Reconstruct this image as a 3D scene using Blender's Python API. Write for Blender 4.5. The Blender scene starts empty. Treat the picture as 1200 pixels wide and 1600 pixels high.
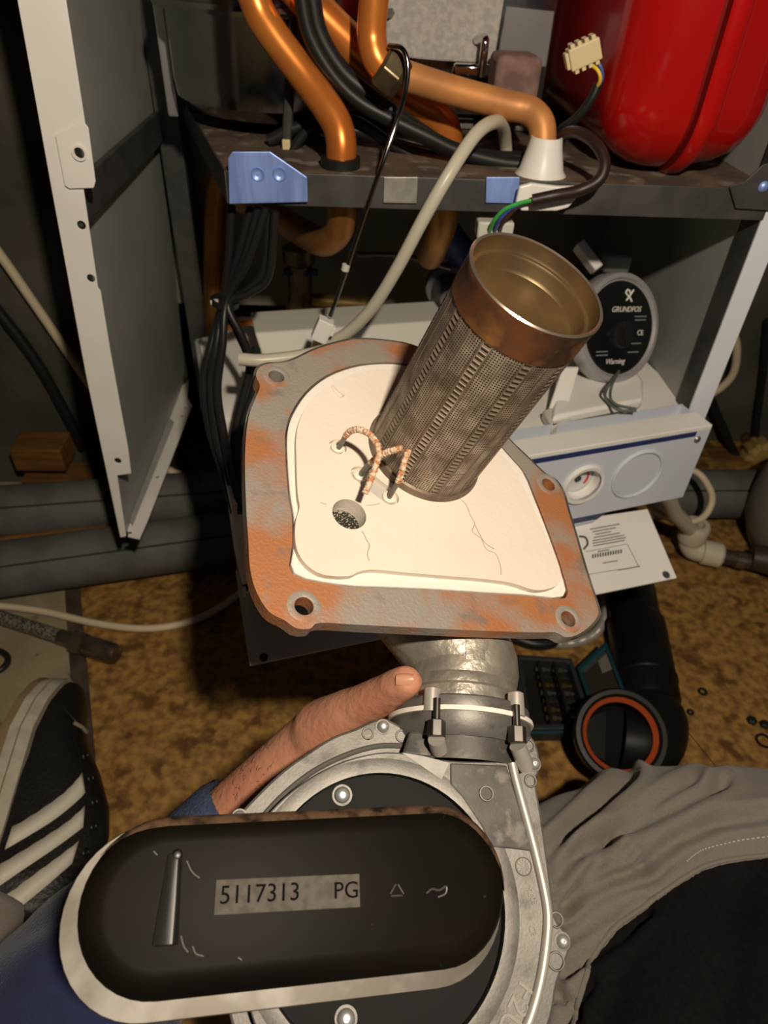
import bpy, bmesh, math, random
from mathutils import Vector, Matrix
random.seed(7)
scene = bpy.context.scene
COL = scene.collection
V = Vector
# ------------------------------------------------------------------ camera
FPX, PITCH, YAW, ROLL, CAMH = 1060.0, math.radians(40), math.radians(4), math.radians(3), 0.8
FWD = V((math.sin(YAW)*math.cos(PITCH), math.cos(YAW)*math.cos(PITCH), -math.sin(PITCH)))
_r0 = V((math.cos(YAW), -math.sin(YAW), 0)); _u0 = _r0.cross(FWD)
RGT = _r0*math.cos(ROLL)+_u0*math.sin(ROLL)
UPV = -_r0*math.sin(ROLL)+_u0*math.cos(ROLL)
CAM = V((0, 0, CAMH))
cd = bpy.data.cameras.new('camera'); co = bpy.data.objects.new('camera', cd); COL.objects.link(co)
co.matrix_world = Matrix(((RGT.x, UPV.x, -FWD.x, CAM.x), (RGT.y, UPV.y, -FWD.y, CAM.y), (RGT.z, UPV.z, -FWD.z, CAM.z), (0, 0, 0, 1)))
cd.sensor_fit = 'VERTICAL'; cd.sensor_height = 36; cd.lens = 36*FPX/1600
cd.clip_start = 0.02
cd.dof.use_dof = True; cd.dof.focus_distance = 0.40; cd.dof.aperture_fstop = 11.0
scene.camera = co
# ------------------------------------------------------------------ light and exposure
vs = scene.view_settings
vs.view_transform = 'Standard'; vs.look = 'None'; vs.gamma = 1; vs.use_curve_mapping = False
vs.exposure = 0.0
w = bpy.data.worlds.new('world'); scene.world = w; w.use_nodes = True
w.node_tree.nodes['Background'].inputs[0].default_value = (0.62, 0.72, 1.0, 1)
w.node_tree.nodes['Background'].inputs[1].default_value = 0.004
def cam_pt(x, y, z): return CAM+RGT*x+UPV*y+FWD*z
ld = bpy.data.lights.new('work_lamp', 'POINT'); lo = bpy.data.objects.new('work_lamp', ld); COL.objects.link(lo)
lo.location = cam_pt(0.150, 0.165, -0.27); ld.energy = 29; ld.color = (1.0, 0.86, 0.68); ld.shadow_soft_size = 0.018
ad = bpy.data.lights.new('cool_fill', 'AREA'); ao = bpy.data.objects.new('cool_fill', ad); COL.objects.link(ao)  # added cool fill for the bluish tint; stands for no known window
ad.shape = 'RECTANGLE'; ad.size = 0.8; ad.size_y = 0.9; ad.energy = 0.6; ad.color = (0.55, 0.70, 1.0)
ao.location = (0.9, -1.3, 1.2)
ao.rotation_euler = (V((0.2, 0.7, 0.5))-ao.location).to_track_quat('-Z', 'Y').to_euler()

# ------------------------------------------------------------------ pixels to places
def ray(px, py): return FWD+RGT*((px-600)/FPX)+UPV*((800-py)/FPX)
def P(px, py, d): return CAM+ray(px, py)*d
def onp(px, py, p0, n):
    v = ray(px, py); return CAM+v*((p0-CAM).dot(n)/v.dot(n))
def onY(px, py, y): return onp(px, py, V((0, y, 0)), V((0, 1, 0)))
def onX(px, py, x): return onp(px, py, V((x, 0, 0)), V((1, 0, 0)))
def onZ(px, py, z): return onp(px, py, V((0, 0, z)), V((0, 0, 1)))
def proj(q):
    q = q-CAM; d = q.dot(FWD); return (600+FPX*q.dot(RGT)/d, 800-FPX*q.dot(UPV)/d)

# ------------------------------------------------------------------ materials
MATS = {}
def mat(name, c, rough=.5, metal=0., c2=None, nscale=20, lo_=.4, hi_=.6, detail=4, c3=None, n3=60, lo3=.55, hi3=.65,
        bump=0., bscale=200, coat=0., alpha=1., trans=0., rough2=None, spec=.5, stretch=None, ior=1.45, sheen=0.):
    if name in MATS: return MATS[name]
    m = bpy.data.materials.new(name); m.use_nodes = True; nt = m.node_tree; b = nt.nodes['Principled BSDF']
    L = nt.links.new
    b.inputs['Base Color'].default_value = (*c, 1); b.inputs['Roughness'].default_value = rough
    b.inputs['Metallic'].default_value = metal; b.inputs['Coat Weight'].default_value = coat
    b.inputs['Alpha'].default_value = alpha; b.inputs['Transmission Weight'].default_value = trans
    b.inputs['Specular IOR Level'].default_value = spec; b.inputs['IOR'].default_value = ior
    b.inputs['Sheen Weight'].default_value = sheen
    tc = nt.nodes.new('ShaderNodeTexCoord'); src = tc.outputs['Object']
    if stretch:
        mp = nt.nodes.new('ShaderNodeMapping'); mp.inputs['Scale'].default_value = stretch
        L(src, mp.inputs['Vector']); src = mp.outputs['Vector']
    def noise(s, d=4):
        n = nt.nodes.new('ShaderNodeTexNoise'); n.inputs['Scale'].default_value = s; n.inputs['Detail'].default_value = d
        L(src, n.inputs['Vector']); return n
    def ramp(n, a, bb):
        r = nt.nodes.new('ShaderNodeMapRange'); r.inputs[1].default_value = a; r.inputs[2].default_value = bb
        L(n.outputs['Fac'], r.inputs[0]); return r.outputs[0]
    cur = None
    if c2:
        f = ramp(noise(nscale, detail), lo_, hi_)
        mx = nt.nodes.new('ShaderNodeMix'); mx.data_type = 'RGBA'
        L(f, mx.inputs[0]); mx.inputs[6].default_value = (*c, 1); mx.inputs[7].default_value = (*c2, 1); cur = mx.outputs[2]
        if rough2 is not None:
            mr = nt.nodes.new('ShaderNodeMix'); L(f, mr.inputs[0]); mr.inputs[2].default_value = rough; mr.inputs[3].default_value = rough2
            L(mr.outputs[0], b.inputs['Roughness'])
    if c3:
        f = ramp(noise(n3, 5), lo3, hi3)
        mx = nt.nodes.new('ShaderNodeMix'); mx.data_type = 'RGBA'; L(f, mx.inputs[0])
        if cur: L(cur, mx.inputs[6])
        else: mx.inputs[6].default_value = (*c, 1)
        mx.inputs[7].default_value = (*c3, 1); cur = mx.outputs[2]
    if cur: L(cur, b.inputs['Base Color'])
    if bump:
        bp = nt.nodes.new('ShaderNodeBump'); bp.inputs['Strength'].default_value = bump; bp.inputs['Distance'].default_value = .002
        L(noise(bscale, 6).outputs['Fac'], bp.inputs['Height']); L(bp.outputs['Normal'], b.inputs['Normal'])
    MATS[name] = m; return m

# ------------------------------------------------------------------ mesh helpers
def catmull(pts, n=8, closed=False):
    pts = [V(p) for p in pts]; out = []; N = len(pts)
    rng = N if closed else N-1
    for i in range(rng):
        if closed: p0, p1, p2, p3 = pts[i-1], pts[i], pts[(i+1) % N], pts[(i+2) % N]
        else:
            p1, p2 = pts[i], pts[i+1]
            p0 = pts[i-1] if i else p1*2-p2
            p3 = pts[i+2] if i+2 < N else p2*2-p1
        for k in range(n):
            t = k/n
            out.append(.5*((2*p1)+(-p0+p2)*t+(2*p0-5*p1+4*p2-p3)*t*t+(-p0+3*p1-3*p2+p3)*t**3))
    if not closed: out.append(pts[-1])
    return out
def cat2(pts, n=6, closed=True):
    return [(p.x, p.y) for p in catmull([V((a, b, 0)) for a, b in pts], n, closed)]
def perp(a):
    a = a.normalized(); t = V((0, 0, 1)) if abs(a.z) < .9 else V((1, 0, 0))
    x = t.cross(a).normalized(); return x, a.cross(x).normalized()
class MB:
    def __init__(s): s.v = []; s.f = []; s.uv = None
    def add(s, vs_, fs):
        o = len(s.v); s.v += [V(p) for p in vs_]; s.f += [tuple(i+o for i in f) for f in fs]; return s
    def box(s, c, size, ax=None):
        x, y, z = ax if ax else (V((1, 0, 0)), V((0, 1, 0)), V((0, 0, 1)))
        c = V(c); a, b, d = [q/2 for q in size]
        pts = [c+x*a*i+y*b*j+z*d*k for i in (-1, 1) for j in (-1, 1) for k in (-1, 1)]
        return s.add(pts, [(0, 1, 3, 2), (4, 6, 7, 5), (0, 4, 5, 1), (2, 3, 7, 6), (0, 2, 6, 4), (1, 5, 7, 3)])
    def hexa(s, a, b):      # two quads joined
        return s.add(list(a)+list(b), [(3, 2, 1, 0), (4, 5, 6, 7)]+[(i, (i+1) % 4, 4+(i+1) % 4, 4+i) for i in range(4)])
    def tube(s, path, r, seg=12, caps=True, flat=None):
        n = len(path); path = [V(p) for p in path]
        rs = r if isinstance(r, (list, tuple)) else [r]*n
        if len(rs) != n: rs = [rs[min(len(rs)-1, int(i/(n-1)*(len(rs)-1)))]*(1-((i/(n-1)*(len(rs)-1)) % 1))+rs[min(len(rs)-1, int(i/(n-1)*(len(rs)-1))+1)]*((i/(n-1)*(len(rs)-1)) % 1) for i in range(n)]
        T = [(path[min(i+1, n-1)]-path[max(i-1, 0)]).normalized() for i in range(n)]
        x, y = perp(T[0]); o = len(s.v)
        for i in range(n):
            if i:
                x = (x-T[i]*x.dot(T[i])).normalized(); y = T[i].cross(x).normalized()
            for k in range(seg):
                a = 2*math.pi*k/seg; q = (x*math.cos(a)+y*math.sin(a))*rs[i]
                if flat: q = q-flat[0]*q.dot(flat[0])*(1-flat[1])
                s.v.append(path[i]+q)
        for i in range(n-1):
            for k in range(seg):
                a, b = o+i*seg+k, o+i*seg+(k+1) % seg
                s.f.append((a, b, b+seg, a+seg))
        if caps:
            s.f.append(tuple(o+k for k in reversed(range(seg)))); s.f.append(tuple(o+(n-1)*seg+k for k in range(seg)))
        return s
    def lathe(s, prof, org, axis, seg=32, x=None, arc=None, closed=False):
        org = V(org); axis = V(axis).normalized()
        if x is None: x, y = perp(axis)
        else: x = (x-axis*x.dot(axis)).normalized(); y = axis.cross(x).normalized()
        o = len(s.v); n = len(prof); rings = []
        for r, h in prof:
            if r < 1e-6: s.v.append(org+axis*h); rings.append([len(s.v)-1]); continue
            st = len(s.v)
            for k in range(seg):
                a = 2*math.pi*k/seg; s.v.append(org+axis*h+(x*math.cos(a)+y*math.sin(a))*r)
            rings.append(list(range(st, st+seg)))
        pairs = list(zip(rings, rings[1:])) + ([(rings[-1], rings[0])] if closed else [])
        for A, B in pairs:
            for k in range(seg):
                k2 = (k+1) % seg
                if len(A) == 1 and len(B) == 1: continue
                if len(A) == 1: s.f.append((A[0], B[k2], B[k]))
                elif len(B) == 1: s.f.append((A[k], A[k2], B[0]))
                else: s.f.append((A[k], A[k2], B[k2], B[k]))
        return s
    def plate(s, outline, thick, holes=()):
        bm = bmesh.new(); loops = [outline]+list(holes); edges = []
        for lp in loops:
            vs_ = [bm.verts.new(p) for p in lp]
            for i in range(len(vs_)): edges.append(bm.edges.new((vs_[i], vs_[(i+1) % len(vs_)])))
        thick = V(thick)
        if holes: bmesh.ops.triangle_fill(bm, use_beauty=True, use_dissolve=False, edges=edges, normal=thick.normalized())
        else: bm.faces.new(bm.verts[:])
        r = bmesh.ops.extrude_face_region(bm, geom=bm.faces[:])
        bmesh.ops.translate(bm, vec=thick, verts=[g for g in r['geom'] if isinstance(g, bmesh.types.BMVert)])
        bmesh.ops.recalc_face_normals(bm, faces=bm.faces[:])
        bm.verts.index_update()
        s.add([v.co.copy() for v in bm.verts], [tuple(v.index for v in f.verts) for f in bm.faces]); bm.free(); return s
    def build(s, name, m, parent=None, smooth=True, bevel=0, sub=0, angle=40, recalc=True):
        lo3 = V([min(p[i] for p in s.v) for i in range(3)]); hi3 = V([max(p[i] for p in s.v) for i in range(3)])
        org = V(((lo3.x+hi3.x)/2, (lo3.y+hi3.y)/2, lo3.z))
        me = bpy.data.meshes.new(name); me.from_pydata([p-org for p in s.v], [], s.f)
        if recalc:
            bm = bmesh.new(); bm.from_mesh(me); bmesh.ops.recalc_face_normals(bm, faces=bm.faces[:]); bm.to_mesh(me); bm.free()
        return link(me, name, m, parent, org, smooth, bevel, sub, angle)
def wloc(o):
    p = o.location.copy()
    while o.parent: o = o.parent; p += o.location
    return p
def link(me, name, m, parent, org, smooth=True, bevel=0, sub=0, angle=40):
    o = bpy.data.objects.new(name, me); COL.objects.link(o)
    if m: me.materials.append(m)
    if smooth:
        me.polygons.foreach_set('use_smooth', [True]*len(me.polygons))
        try: me.set_sharp_from_angle(angle=math.radians(angle))
        except Exception: pass
    if parent: o.parent = parent; o.location = org-wloc(parent)
    else: o.location = org
    if bevel:
        b = o.modifiers.new('bevel', 'BEVEL'); b.width = bevel; b.segments = 2; b.limit_method = 'ANGLE'; b.angle_limit = math.radians(35)
        b.harden_normals = False
    if sub:
        d = o.modifiers.new('subdivision', 'SUBSURF'); d.levels = sub; d.render_levels = sub
    return o
def tag(o, label, cat, group=None, kind=None):
    o['label'] = label
    if cat: o['category'] = cat
    if group: o['group'] = group
    if kind: o['kind'] = kind
    return o
def thing(name, label, cat, loc, group=None):
    o = bpy.data.objects.new(name, None); COL.objects.link(o); o.location = loc; o.empty_display_size = .02
    return tag(o, label, cat, group)
def circle(c, x, y, r, n=16, r2=None):
    return [c+x*(r*math.cos(2*math.pi*k/n))+y*((r2 or r)*math.sin(2*math.pi*k/n)) for k in range(n)]
def text(name, body, size, c, x, y, m, parent, ext=.0002, shear=0., bold=0.):
    cu = bpy.data.curves.new(name, 'FONT'); cu.body = body; cu.size = size; cu.extrude = ext; cu.align_x = 'CENTER'; cu.align_y = 'CENTER'
    cu.shear = shear; cu.offset = bold; cu.resolution_u = 3
    t = bpy.data.objects.new(name, cu); COL.objects.link(t)
    dg = bpy.context.evaluated_depsgraph_get(); me = bpy.data.meshes.new_from_object(t.evaluated_get(dg))
    bpy.data.objects.remove(t); bpy.data.curves.remove(cu)
    x = x.normalized(); z = x.cross(y).normalized(); y = z.cross(x)
    for v in me.vertices: v.co = x*v.co.x+y*v.co.y+z*v.co.z
    me.name = name; me.materials.clear()
    return link(me, name, m, parent, V(c), smooth=False)
def tube_thing(name, label, cat, pts, r, m, group=None, seg=12, n=8, sm=True):
    path = catmull(pts, n) if sm else pts
    return tag(MB().tube(path, r, seg).build(name, m), label, cat, group)
def blob(caps, voxel, it=6, sub=False):
    """capsules (p, q, r0, r1, flat=(axis, factor)) fused into one continuous skin"""
    b = MB()
    for c in caps:
        p, q, r0, r1 = V(c[0]), V(c[1]), c[2], c[3]; L = (q-p).length; ax = (q-p).normalized() if L > 1e-6 else V((0, 0, 1))
        prof = [(0, -r0)]+[(r0*math.sin(a*math.pi/12), -r0*math.cos(a*math.pi/12)) for a in range(1, 6)]+[(r0, 0), (r1, L)]
        prof += [(r1*math.cos(a*math.pi/12), L+r1*math.sin(a*math.pi/12)) for a in range(1, 6)]+[(0, L+r1)]
        st = len(b.v); b.lathe(prof, p, ax, 20)
        if len(c) > 4:
            fa, k = c[4]; fa = V(fa).normalized(); mid = p
            for i in range(st, len(b.v)):
                d = b.v[i]-mid; along = ax*d.dot(ax); off = d-along; b.v[i] = mid+along+off-fa*off.dot(fa)*(1-k)
    me = bpy.data.meshes.new('tmp'); me.from_pydata(b.v, [], b.f)
    bm = bmesh.new(); bm.from_mesh(me); bmesh.ops.recalc_face_normals(bm, faces=bm.faces[:]); bm.to_mesh(me); bm.free()
    o = bpy.data.objects.new('tmp', me); COL.objects.link(o)
    r = o.modifiers.new('r', 'REMESH'); r.mode = 'VOXEL'; r.voxel_size = voxel
    dg = bpy.context.evaluated_depsgraph_get(); res = bpy.data.meshes.new_from_object(o.evaluated_get(dg))
    bpy.data.objects.remove(o); bpy.data.meshes.remove(me)
    bm = bmesh.new(); bm.from_mesh(res)
    for _ in range(it): bmesh.ops.smooth_vert(bm, verts=bm.verts[:], factor=.5, use_axis_x=True, use_axis_y=True, use_axis_z=True)
    bm.to_mesh(res); bm.free(); return res
def mesh_obj(me, name, m, parent):
    lo3 = V([min(v.co[i] for v in me.vertices) for i in range(3)]); hi3 = V([max(v.co[i] for v in me.vertices) for i in range(3)])
    org = V(((lo3.x+hi3.x)/2, (lo3.y+hi3.y)/2, lo3.z))
    for v in me.vertices: v.co -= org
    me.name = name
    return link(me, name, m, parent, org, True, 0, 0, 180)
def pdist(p, a, b):
    ax, ay = a; bx, by = b; dx, dy = bx-ax, by-ay; L = dx*dx+dy*dy
    t = max(0, min(1, ((p[0]-ax)*dx+(p[1]-ay)*dy)/L)) if L else 0
    return math.hypot(p[0]-ax-t*dx, p[1]-ay-t*dy), t
def poly_dist(p, line): return min(pdist(p, a, b)[0] for a, b in zip(line, line[1:]))
# ------------------------------------------------------------------ palette
WHITE = mat('white_enamel', (.84, .82, .78), .38, c2=(.79, .77, .72), nscale=9)
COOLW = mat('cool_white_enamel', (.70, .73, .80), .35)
GREYP = mat('grey_enamel', (.36, .37, .35), .45, c2=(.30, .31, .29), nscale=6, c3=(.36, .35, .32), n3=14, lo3=.6, hi3=.75)
PALE = mat('pale_grey_plastic', (.58, .57, .50), .45)
DARKST = mat('dark_steel', (.055, .055, .055), .5, .3, c2=(.085, .08, .075), nscale=25, bump=.05)
SHELF = mat('rusty_shelf_steel', (.16, .11, .075), .75, .2, c2=(.085, .06, .045), nscale=18, c3=(.24, .2, .17), n3=40)
ZINC = mat('zinc_plated_steel', (.34, .50, 1.0), .45, .5, c2=(.24, .36, .78), nscale=90, stretch=(1, 1, .15), rough2=.45)  # blue passivated zinc, with a cool reflection put into the base colour
COPPER = mat('copper', (.80, .27, .055), .32, .55, c2=(.68, .20, .035), nscale=14, c3=(.45, .15, .04), n3=30, lo3=.6, hi3=.8)
COPPERL = mat('dull_copper', (.66, .29, .09), .5, .3, c2=(.5, .22, .08), nscale=20)
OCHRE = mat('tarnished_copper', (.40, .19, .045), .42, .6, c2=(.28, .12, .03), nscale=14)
BRASS = mat('brass', (.48, .32, .12), .35, .9, c2=(.25, .17, .08), nscale=40)
STEEL = mat('stainless_steel', (.34, .33, .33), .13, 1., c2=(.26, .25, .25), nscale=8, rough2=.22)
NUTM = mat('dark_brass', (.22, .17, .10), .32, .8, c2=(.14, .11, .07), nscale=40)
BLACK = mat('black_rubber', (.012, .012, .012), .42)
BLKPL = mat('black_plastic', (.014, .013, .012), .35)
SILIC = mat('milky_silicone', (.62, .58, .46), .35, trans=.15)
CABLE = mat('cream_cable', (.66, .55, .38), .5)
RED = mat('red_enamel', (.42, .006, .005), .22, 0., c2=(.36, .005, .004), nscale=6, coat=.3)
FELT = mat('grey_felt', (.46, .43, .40), .95, c2=(.36, .34, .315), nscale=160, bump=.4, bscale=350)
CHROME = mat('chrome', (.7, .7, .7), .08, 1.)
CLEAR = mat('clear_plastic', (.85, .85, .85), .12, trans=.85, ior=1.3)
INK = mat('dark_print', (.05, .05, .055), .6)
INKG = mat('grey_print', (.22, .22, .22), .6)
NAVY = mat('navy_blue_print', (.02, .035, .13), .5)
FOAM = mat('pipe_insulation', (.13, .128, .118), .8, c2=(.09, .088, .08), nscale=14, bump=.1, bscale=120)
RUSTB = mat('rusted_pink_stone', (.24, .15, .13), .9, c2=(.15, .09, .075), nscale=50, bump=.3)

# ------------------------------------------------------------------ the room
FLOORM = mat('worn_brown_floor_paint', (.40, .225, .060), .62, c2=(.20, .10, .028), nscale=75, lo_=.38, hi_=.64, detail=12,
             c3=(.12, .058, .016), n3=34, lo3=.54, hi3=.66, bump=.25, bscale=90, rough2=.5)
CONC = mat('worn_concrete', (.33, .275, .165), .8, c2=(.21, .17, .10), nscale=14, lo_=.35, hi_=.7, detail=8, c3=(.15, .12, .07), n3=40, lo3=.66, hi3=.74, bump=.3, bscale=120)
WALLM = mat('rough_dark_plaster', (.05, .046, .038), .95, c2=(.095, .086, .07), nscale=9, lo_=.35, hi_=.7, detail=8, bump=.8, bscale=60)
a, b = onZ(115, 925, 0), onZ(140, 1240, 0)
def xs(y): return a.x+(b.x-a.x)*(y-a.y)/(b.y-a.y)
floor = MB().plate([V((xs(-1.2), -1.2, 0)), V((1.7, -1.2, 0)), V((1.7, 1.2, 0)), V((xs(1.2), 1.2, 0))], (0, 0, -.04)).build('floor', FLOORM, smooth=False)
tag(floor, 'worn brown painted floor with darker mottled patches', 'floor', kind='structure')
slab = MB().plate([V((-1.5, -1.2, 0)), V((xs(-1.2)-.001, -1.2, 0)), V((xs(1.2)-.001, 1.2, 0)), V((-1.5, 1.2, 0))], (0, 0, -.04)).build('concrete_slab', CONC, floor, smooth=False)
slab['label'] = 'bare grey concrete strip of floor'
tr = MB().plate([V((xs(-1.2)-.013, -1.2, .0005)), V((xs(-1.2)+.011, -1.2, .0005)), V((xs(1.2)+.011, 1.2, .0005)), V((xs(1.2)-.013, 1.2, .0005))], (0, 0, .0025)).build(
    'trim_1', mat('brown_metal_strip', (.085, .06, .045), .55, .5, c2=(.13, .10, .075), nscale=30), bevel=.0008)
tag(tr, 'thin brown metal strip between painted floor and concrete', 'trim', kind='structure')
ck = MB().tube(catmull([onZ(x, y, .0002) for x, y in ((1050, 1112), (1062, 1128), (1080, 1150), (1098, 1172), (1120, 1200), (1150, 1240))], 5), .0009, 5).build('floor_crack', mat('crack_dark', (.07, .035, .012), .9), floor)
wb = MB().box((.1, 1.225, .9), (3.2, .05, 1.8)).build('wall_back', WALLM, smooth=False)
tag(wb, 'rough dark plaster wall behind the boiler', 'wall', kind='structure')
wa = MB().box((-.925, 1.115, .9), (1.19, .17, 1.8)).build('wall_alcove', WALLM, smooth=False)
tag(wa, 'rough dark plaster wall pier behind the two grey pipes', 'wall', kind='structure')
wl = MB().box((-1.525, 0, .9), (.05, 2.4, 1.8)).build('wall_left', WALLM, smooth=False)
tag(wl, 'rough dark plaster side wall past the insulated pipes', 'wall', kind='structure')
wr = MB().box((1.725, 0, .9), (.05, 2.4, 1.8)).build('wall_right', WALLM, smooth=False)
tag(wr, 'rough dark plaster side wall past the grey tank', 'wall', kind='structure')

# ------------------------------------------------------------------ boiler cabinet
YF, YB, ZS = .67, 1.09, .636
cab = thing('boiler_cabinet', 'open boiler cabinet of grey side panels with white front flanges', 'boiler', (.05, .88, .19))
def lx(z): return -.3035+.0656*z
Z0, Z1 = .19, .98
MB().hexa([V((lx(Z0), YF, Z0)), V((lx(Z0), YB, Z0)), V((lx(Z1), YB, Z1)), V((lx(Z1), YF, Z1))],
          [V((lx(Z0)-.004, YF, Z0)), V((lx(Z0)-.004, YB, Z0)), V((lx(Z1)-.004, YB, Z1)), V((lx(Z1)-.004, YF, Z1))]).build('side_panel', GREYP, cab, smooth=False)
def up_to(a, b, z):      # carry the line a-b on to height z
    return b+(b-a)*((z-b.z)/(b.z-a.z))
def yplate(name, pts, y, t, m, parent, holes=(), hr=.0035, bevel=0, top=None):
    hl = [circle(onY(hx, hy, y), V((1, 0, 0)), V((0, 0, 1)), r or hr, 12) for hx, hy, r in holes]
    pl_ = [onY(px, py, y) for px, py in pts]
    if top: pl_[0] = up_to(pl_[-1], pl_[0], top); pl_[1] = up_to(pl_[2], pl_[1], top)
    return MB().plate(pl_, (0, t, 0), hl).build(name, m, parent, smooth=False, bevel=bevel)
yplate('front_flange', [(3, -125), (78, -125), (103, 0), (133, 193), (136, 293), (130, 293), (153, 450), (157, 455), (173, 553), (200, 700), (205, 740), (183, 743), (197, 838), (188, 840), (133, 580), (80, 293), (27, 0)],
       YF-.001, .0015, WHITE, cab, [(124, 239, .0045), (127, 352, .004), (142, 435, .004), (184, 720, .004)], bevel=.0005, top=.98)
yplate('corner_tab', [(86, 212), (130, 190), (138, 200), (149, 284), (146, 294), (108, 295), (101, 290)], YF-.004, .0018, WHITE, cab, [(124, 239, .0045)], bevel=.0006)
MB().lathe([(.0047, 0), (.0065, 0), (.0065, .001), (.0047, .001)], onY(124, 239, YF-.005), (0, -1, 0), 16, closed=True).build('hole_rim', WHITE, cab)
# bottom flange of the left panel with its holes
pz = [(200, 838), (218, 842), (232, 810), (300, 634), (293, 620), (295, 592), (250, 640), (197, 765)]
zh = [circle(onZ(x, y, Z0), V((1, 0, 0)), V((0, 1, 0)), .0028, 10) for x, y in ((203, 832), (246, 745), (284, 650), (289, 637))]
MB().plate([onZ(x, y, Z0) for x, y in pz], (0, 0, -.0015), zh).build('bottom_flange', WHITE, cab, smooth=False)
MB().plate([onZ(x, y, Z0+.004) for x, y in [(196, 800), (207, 822), (272, 660), (250, 642), (200, 762)]], (0, 0, .001)).build('flange_fold', GREYP, cab, smooth=False)
# dark rail across the left panel and rear corner post
q = [onX(150, 258, lx(.62)+.004), onX(262, 178, lx(.62)+.004)]
MB().box(V((((q[0]+q[1])/2).x+.004, .852, ((q[0]+q[1])/2).z-.008)), (.007, .356, .036)).build('panel_rail', DARKST, cab, smooth=False, bevel=.001)
MB().box((lx(.6)+.022, 1.055, .585), (.03, .05, .79)).build('corner_post', DARKST, cab, smooth=False, bevel=.001)
MB().box((.055, YB+.004, .655), (.71, .006, .65)).build('back_panel', mat('back_panel_grey', (.24, .23, .185), .5, c2=(.18, .172, .138), nscale=7), cab, smooth=False)
MB().box((.402, .90, .665), (.004, .38, .60)).build('side_panel', GREYP, cab, smooth=False)
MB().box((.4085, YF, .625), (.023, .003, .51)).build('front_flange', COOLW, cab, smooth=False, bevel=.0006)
MB().box((.399, YF+.018, .625), (.003, .034, .51)).build('flange_return', DARKST, cab, smooth=False)
# shelf
sx0 = onY(357, 300, YF).x
MB().plate([V((sx0, YF, ZS)), V((.398, YF, ZS)), V((.398, 1.085, ZS)), V((-.235, 1.085, ZS))], (0, 0, -.002)).build('shelf', SHELF, cab, smooth=False)
MB().plate([V((sx0, YF-.002, ZS+.001)), V((.398, YF-.002, ZS+.001)), V((.398, YF-.002, .609)), V((sx0, YF-.002, .609))], (0, .002, 0)).build('shelf_lip', DARKST, cab, smooth=False, bevel=.0006)
MB().hexa([V((sx0-.002, YF, ZS+.001)), V((sx0-.002, YF, .609)), V((-.237, 1.085, .609)), V((-.237, 1.085, ZS+.001))],
          [V((sx0, YF, ZS+.001)), V((sx0, YF, .609)), V((-.235, 1.085, .609)), V((-.235, 1.085, ZS+.001))]).build('shelf_side', DARKST, cab, smooth=False)
yplate('shelf_ear', [(1140, 291), (1165, 283), (1192, 258), (1215, 250), (1215, 330), (1150, 326)], YF-.006, .002, DARKST, cab, bevel=.0006)
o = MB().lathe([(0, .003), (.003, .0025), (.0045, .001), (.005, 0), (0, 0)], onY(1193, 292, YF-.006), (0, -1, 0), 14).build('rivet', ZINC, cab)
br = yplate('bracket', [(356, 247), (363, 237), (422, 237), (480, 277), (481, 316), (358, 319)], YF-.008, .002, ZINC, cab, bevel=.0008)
br['label'] = 'bluish zinc bracket with two dimples'
for x in (403, 437):
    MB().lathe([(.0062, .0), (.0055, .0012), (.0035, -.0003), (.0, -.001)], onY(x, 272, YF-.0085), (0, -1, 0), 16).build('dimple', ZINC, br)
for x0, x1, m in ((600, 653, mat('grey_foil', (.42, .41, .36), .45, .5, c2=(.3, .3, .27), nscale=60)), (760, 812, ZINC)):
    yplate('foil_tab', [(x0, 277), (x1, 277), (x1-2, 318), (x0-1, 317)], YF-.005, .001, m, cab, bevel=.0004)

# ------------------------------------------------------------------ copper pipes
cA = tag(MB().tube(catmull([onY(372, -110, .75)+V((-.012, .01, .16)), onY(372, -110, .75), onY(398, 0, .748), onY(425, 52, .742), onY(480, 125, .73), onY(522, 185, .712), onY(533, 222, .703), onY(532, 262, .70)], 8), .0142, 20)
    .build('copper_pipe', COPPER), 'thick orange copper pipe bent down to the shelf beside the zinc bracket', 'pipe')
g = V((onY(532, 262, .70)))
MB().lathe([(.0145, -.006), (.0185, -.006), (.0185, .006), (.0145, .006)], V((g.x, g.y, ZS+.003)), (0, 0, 1), 24, closed=True).build('grommet', BLACK, cA)
cB = tag(MB().tube(catmull([onY(430, -60, .76), onY(500, 22, .76), onY(570, 90, .763), onY(640, 155, .77), onY(680, 180, .775), onY(697, 212, .778), onY(697, 262, .78)], 8), .0165, 20)
    .build('copper_pipe', COPPER), 'shiny copper pipe slanting behind the black cables to an elbow', 'pipe')
g = onY(697, 262, .78)
MB().lathe([(.0168, -.006), (.021, -.006), (.021, .006), (.0168, .006)], V((g.x, g.y, ZS+.003)), (0, 0, 1), 24, closed=True).build('grommet', BLACK, cB)
cC = tag(MB().tube(catmull([onY(592, -90, .705)+V((0, .004, .17)), onY(592, -90, .705), onY(584, 0, .705), onY(581, 55, .705), onY(589, 92, .70), onY(612, 122, .70)], 8), .0125, 20)
    .build('copper_pipe', COPPER), 'upright copper pipe curving into the brass nut', 'pipe')
cD = tag(MB().tube(catmull([onY(612, 112, .71), onY(700, 140, .72), onY(790, 164, .725), onY(825, 172, .722), onY(845, 192, .712), onY(848, 225, .705), onY(845, 275, .70)], 8), .0125, 20)
    .build('copper_pipe', COPPERL), 'matt copper pipe running right and down into a white sleeve', 'pipe')
ax = (onY(640, 95, .70)-onY(590, 120, .70)).normalized()
ax = (onY(628, 92, .695)-onY(600, 112, .705)).normalized()
nut = MB().lathe([(.0128, -.012), (.0165, -.012), (.019, -.009), (.0195, .006), (.0165, .012), (.0128, .012)], onY(612, 112, .70), (onY(640, 128, .70)-onY(590, 85, .70)), 6, closed=True)
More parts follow.
